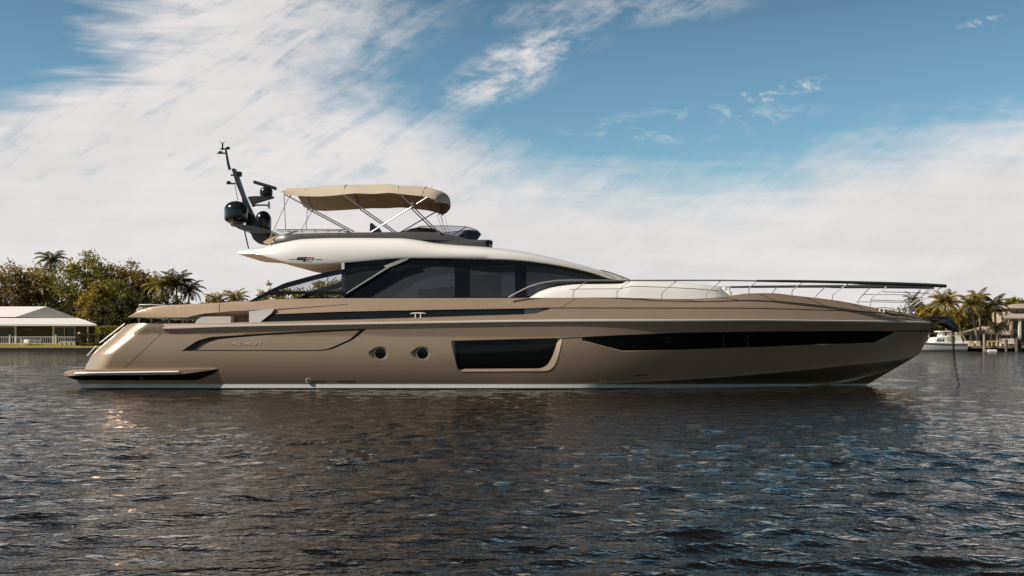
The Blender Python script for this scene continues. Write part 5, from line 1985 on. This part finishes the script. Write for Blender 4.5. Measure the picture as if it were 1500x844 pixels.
Y2 = 113
th = empty('two_storey_house', (at(1500, 500, Y2).x, Y2, land_z(Y2)), 'beige two storey house with a pinkish tiled roof at the right edge', 'house')
zg = land_z(Y2)
xa, xb = at(1481, 500, Y2).x, at(1580, 500, Y2).x
zt = at(0, 452, Y2).z
mb = MB(); mb.box(((xa + xb) / 2, Y2 + 5, (zg + zt) / 2), (xb - xa, 9, zt - zg)); mb.build('wall', pinkish, th)
tile = vary(principled('pinkish_tile', (.38, .31, .25), .75), 2, .15)
ea, eb, ra_, rb = at(1477, 452, Y2 - .3), at(1584, 452, Y2 - .3), at(1489, 445.5, Y2 + 5), at(1560, 445.5, Y2 + 5)
eab, ebb = Vector((ea.x, Y2 + 10, ea.z)), Vector((eb.x, Y2 + 10, eb.z))
mb = MB(); mb.add([ea, eb, ra_, rb, eab, ebb], [(0, 1, 3, 2), (4, 0, 2), (1, 5, 3), (5, 4, 2, 3)])
mb.add([ea, eb, ebb, eab], [(3, 2, 1, 0)]); mb.build('roof', tile, th, recalc=False)
p0, p1 = at(1470, 466, Y2 - 1.6), at(1584, 466, Y2 - 1.6)
q0, q1 = at(1478, 458.5, Y2 + .5), at(1584, 458.5, Y2 + .5)
mb = MB(); mb.add([p0, p1, q1, q0, p0 - dz, p1 - dz], [(0, 1, 2, 3), (4, 5, 1, 0)])
mb.add([p0 - dz, p1 - dz, Vector((p1.x, Y2 + .5, p1.z)) - dz, Vector((p0.x, Y2 + .5, p0.z)) - dz], [(3, 2, 1, 0)])
mb.build('porch_roof', tile, th, recalc=False)
for px in (1481, 1493.5, 1520):
    p = at(px, 500, Y2 - 1.3); mb = MB(); mb.box((p.x, Y2 - 1.3, (zg + p0.z) / 2 - .1), (.30, .30, p0.z - zg - .2)); mb.build('porch_column', w_paint if px != 1481 else pinkish, th)
for a, b, y0_, y1_ in ((1487, 1491.5, 455, 463), (1484, 1491, 471, 483), (1495, 1510, 470, 503), (1484.5, 1491, 488, 502)):
    A, B = at(a, y0_, Y2 + .5), at(b, y1_, Y2 + .5)
    mb = MB(); mb.box(((A.x + B.x) / 2, Y2 + .48, (A.z + B.z) / 2), (B.x - A.x + .2, .08, A.z - B.z + .2)); f = mb.build('window', w_paint, th)
    mb = MB(); mb.box(((A.x + B.x) / 2, Y2 + .42, (A.z + B.z) / 2), (B.x - A.x, .06, A.z - B.z)); mb.build('pane', house_glass, f)

# dock, pilings, boxes, bench
wood = vary(principled('grey_dock_wood', (.30, .24, .17), .9), 2, .3, stretch=(6, 1, 1))
dark_wood = vary(principled('wet_piling_wood', (.13, .10, .075), .85), 3, .35, stretch=(1, 1, .3))
YD = 101.6
dk = empty('dock', (at(1470, 510, YD).x, YD, 0), 'low wooden dock running along the right bank beside the white cruiser', 'dock')
xa, xb = at(1412.5, 508, YD - 1).x, at(1600, 508, YD - 1).x
zd = at(0, 507.6, YD - 1.2).z
mb = MB(); n = int((xb - xa) / .16)
for i in range(n):
    mb.box((xa + (i + .5) * (xb - xa) / n, YD, zd - .03), ((xb - xa) / n - .012, 2.7, .05))
mb.build('deck_boards', wood, dk)
mb = MB()
for y in (YD - 1.28, YD + 1.2):
    mb.box(((xa + xb) / 2, y, zd - .16), (xb - xa, .07, .20))
mb.build('dock_beam', wood, dk, split=True)
piles = [(1394.3, 492, 99.4, 'tall dark piling standing in front of the white cruiser'),
         (1441.7, 490.5, 99.7, 'pale weathered piling in front of the small house porch'),
         (1474, 498, 99.7, 'short piling at the dock edge under the short dark palm'),
         (1489.5, 496.5, 98.6, 'left one of two dark pilings standing close together at the dock'),
         (1494, 496.8, 98.8, 'right one of two dark pilings standing close together at the dock')]
for px, py, Y, lab in piles:
    tp = at(px, py, Y); r = .17 if px < 1480 else .19
    t = empty('piling', (tp.x, Y, 0), lab, 'piling', 'mooring pilings along the dock')
    MB().lathe((tp.x, Y, 0), [(r * 1.08, -1.2), (r * 1.05, .25), (r, .6), (r * .94, tp.z - .05)], 14).build('post', wood if px == 1441.7 else dark_wood, t, smooth=40)
    MB().lathe((tp.x, Y, tp.z - .05), [(r * 1.02, 0), (r * 1.0, .05), (r * .5, .12), (.01, .14)], 14).build('cap', dark_wood, t, smooth=40)
box_m = vary(principled('cream_fibreglass', (.62, .50, .34), .55), 2, .1)
for a, b, lab in ((1417.5, 1425, 'cream dock box nearer the white cruiser'), (1428.5, 1434.5, 'cream dock box further right beside the pale piling')):
    A, B = at(a, 507, YD), at(b, 507, YD)
    t = empty('dock_box', ((A.x + B.x) / 2, YD, zd), lab, 'box', 'cream dock boxes')
    w = B.x - A.x
    MB().box(((A.x + B.x) / 2, YD, zd + .28), (w, .6, .56)).build('box_body', box_m, t)
    MB().box(((A.x + B.x) / 2, YD, zd + .61), (w + .06, .66, .09), taper=.9).build('lid', box_m, t)
A, B = at(1465, 500, 104.3), at(1487, 500, 104.3)
zz = land_z(104.3); w = B.x - A.x
wb = empty('white_bench', ((A.x + B.x) / 2, 104.3, zz), 'white slatted garden bench under the short dark palm by the dock', 'bench')
MB().box(((A.x + B.x) / 2, 104.2, zz + .48), (w, .5, .06)).build('seat', w_paint, wb)
mb = MB()
mb.box(((A.x + B.x) / 2, 104.5, zz + 1.05), (w, .06, .14))
for k in range(9):
    mb.box((A.x + .1 + k * (w - .2) / 8, 104.5, zz + .75), (.12, .04, .5))
mb.build('backrest', w_paint, wb)
for x in (A.x + .06, (A.x + B.x) / 2, B.x - .06):
    MB().box((x, 104.3, zz + .25), (.08, .5, .5)).build('leg', w_paint, wb)
A, B = at(1446, 503, 102.8), at(1472, 503, 102.8)
dr = empty('dock_railing', ((A.x + B.x) / 2, 102.8, zd), 'short cream wooden railing on the dock left of the two dark pilings', 'railing')
mb = MB(); mb.box(((A.x + B.x) / 2, 102.8, zd + .62), (B.x - A.x, .08, .10)); mb.build('top_rail', box_m, dr)
for k in range(5):
    MB().box((A.x + .05 + k * (B.x - A.x - .1) / 4, 102.8, zd + .30), (.10, .08, .58)).build('rail_post', box_m, dr)
A, B = at(1445, 513, 99.9), at(1458.5, 513, 99.9)
fl = MB().box(((A.x + B.x) / 2, 99.8, .10), (B.x - A.x, .9, .30), taper=.92).build('floating_step', w_paint)
c = Vector(((A.x + B.x) / 2, 99.8, 0)); fl.data.transform(Matrix.Translation(-c)); fl.location = c
bv = fl.modifiers.new('edge', 'BEVEL'); bv.width = .06; bv.segments = 3
tag(fl, 'small white floating step tied under the dock edge', 'float')

# moored white cruiser
YB = 100.6
u = (YB - CY) * K
bx0 = at(1410, 514, YB).x
cz = lambda py: H - (py - PY0) * u
boat = empty('cabin_cruiser', (at(1380, 515, YB).x, YB, 0), 'white cabin cruiser with a canvas cockpit cover moored beside the dock', 'boat')
Lb = (1410 - 1300) * u
sts = []
mb = MB(); vs = []; NS = 26
for i in range(NS + 1):
    t = i / NS                                   # 0 transom, 1 bow
    hbw = 1.65 * (1 - max(0, (t - .35) / .65) ** 2.4) + .02
    top_z = cz(503.8) + .35 * t * t + .05
    rake = .9 * t * t
    x = bx0 - Lb * t * .93
    prof = [(hbw * .55, -.35, 0), (hbw * .86, .05, .25), (hbw * .93, .30, .4), (hbw, top_z, 1.0)]
    near = [(x - rake * f, YB - h, z) for h, z, f in prof]
    vs += near + [(p[0], 2 * YB - p[1], p[2]) for p in reversed(near)]
n = 8
fs = [(i * n + j, i * n + (j + 1) % n, (i + 1) * n + (j + 1) % n, (i + 1) * n + j) for i in range(NS) for j in range(n)]
fs += [tuple(range(n - 1, -1, -1)), tuple(NS * n + j for j in range(n))]
mb.add(vs, fs); mb.build('hull', w_paint, boat, smooth=35)
P = [Vector(vs[i * n + 3]) + Vector((0, -.015, -.10)) for i in range(NS)]
MB().tube(P, .05, 6).build('rub_rail', principled('grey_fender', (.25, .25, .25), .6), boat, smooth=40)
zd_ = cz(503.8)
bprism = lambda mb, poly, Y0, Y1: mb.prism([(at(a, b, YB).x, at(a, b, YB).z) for a, b in poly], Y0, Y1)
mb = MB(); bprism(mb, rpoly([(1362, 505), (1366.5, 496), (1370, 494.6), (1382, 494), (1383, 505)], 1), YB - 1.25, YB + 1.25); cab = mb.build('cabin', w_paint, boat)
for a in (1367.5, 1371, 1374.7):
    mb = MB(); bprism(mb, rpoly([(a, 501), (a + .3, 497), (a + 2.3, 497), (a + 2.3, 501)], .4), YB - 1.275, YB - 1.245); mb.build('cabin_window', house_glass, cab)
mb = MB(); bprism(mb, rpoly([(1379, 505), (1380.5, 493.6), (1386, 491.3), (1396, 490.8), (1401, 492.5), (1404, 499), (1404.5, 505)], 1.5), YB - 1.2, YB + 1.2)
cov = mb.build('cockpit_cover', w_paint, boat)
mb = MB(); bprism(mb, rpoly([(1382, 500.5), (1382.6, 495), (1391, 494.4), (1391, 500.5)], .8), YB - 1.225, YB - 1.195); mb.build('cover_window', principled('clear_vinyl', (.45, .36, .30), .25), cov)
mb = MB()
bprism(mb, [(1376, 494), (1377.5, 487), (1379.6, 486.6), (1381, 494)], YB - .8, YB + .8)
bprism(mb, rpoly([(1372, 487), (1374, 485.4), (1388, 485), (1389, 486.6)], .4), YB - 1.0, YB + 1.0)
mb.build('bridge', w_paint, boat)
mb = MB(); bprism(mb, rpoly([(1383, 490.6), (1384.5, 486.8), (1398, 487), (1399, 490.6)], .8), YB - .9, YB + .9); mb.build('bridge_cover', M['canvas'], boat)
mb = MB()
zr0, zr1 = cz(503.5), cz(498.8)
P = [(at(x, 500, YB).x, YB - 1.25 + .0 * x, zr1) for x in (1366, 1360, 1352, 1344)]
mb.tube(P, .025, 6)
for x in (1365, 1360.5, 1356, 1351, 1346):
    X_ = at(x, 500, YB).x; mb.tube([(X_, YB - 1.25, zr0 - .1), (X_, YB - 1.25, zr1)], .022, 6)
mb.build('bow_rail', M['stripe'], boat, smooth=40)
mb = MB(); bprism(mb, rpoly([(1404.5, 504.5), (1405, 500.8), (1411, 500), (1411.5, 502), (1408, 504.5)], .6), YB - 1.1, YB + 1.1); mb.build('stern_seat', w_paint, boat)
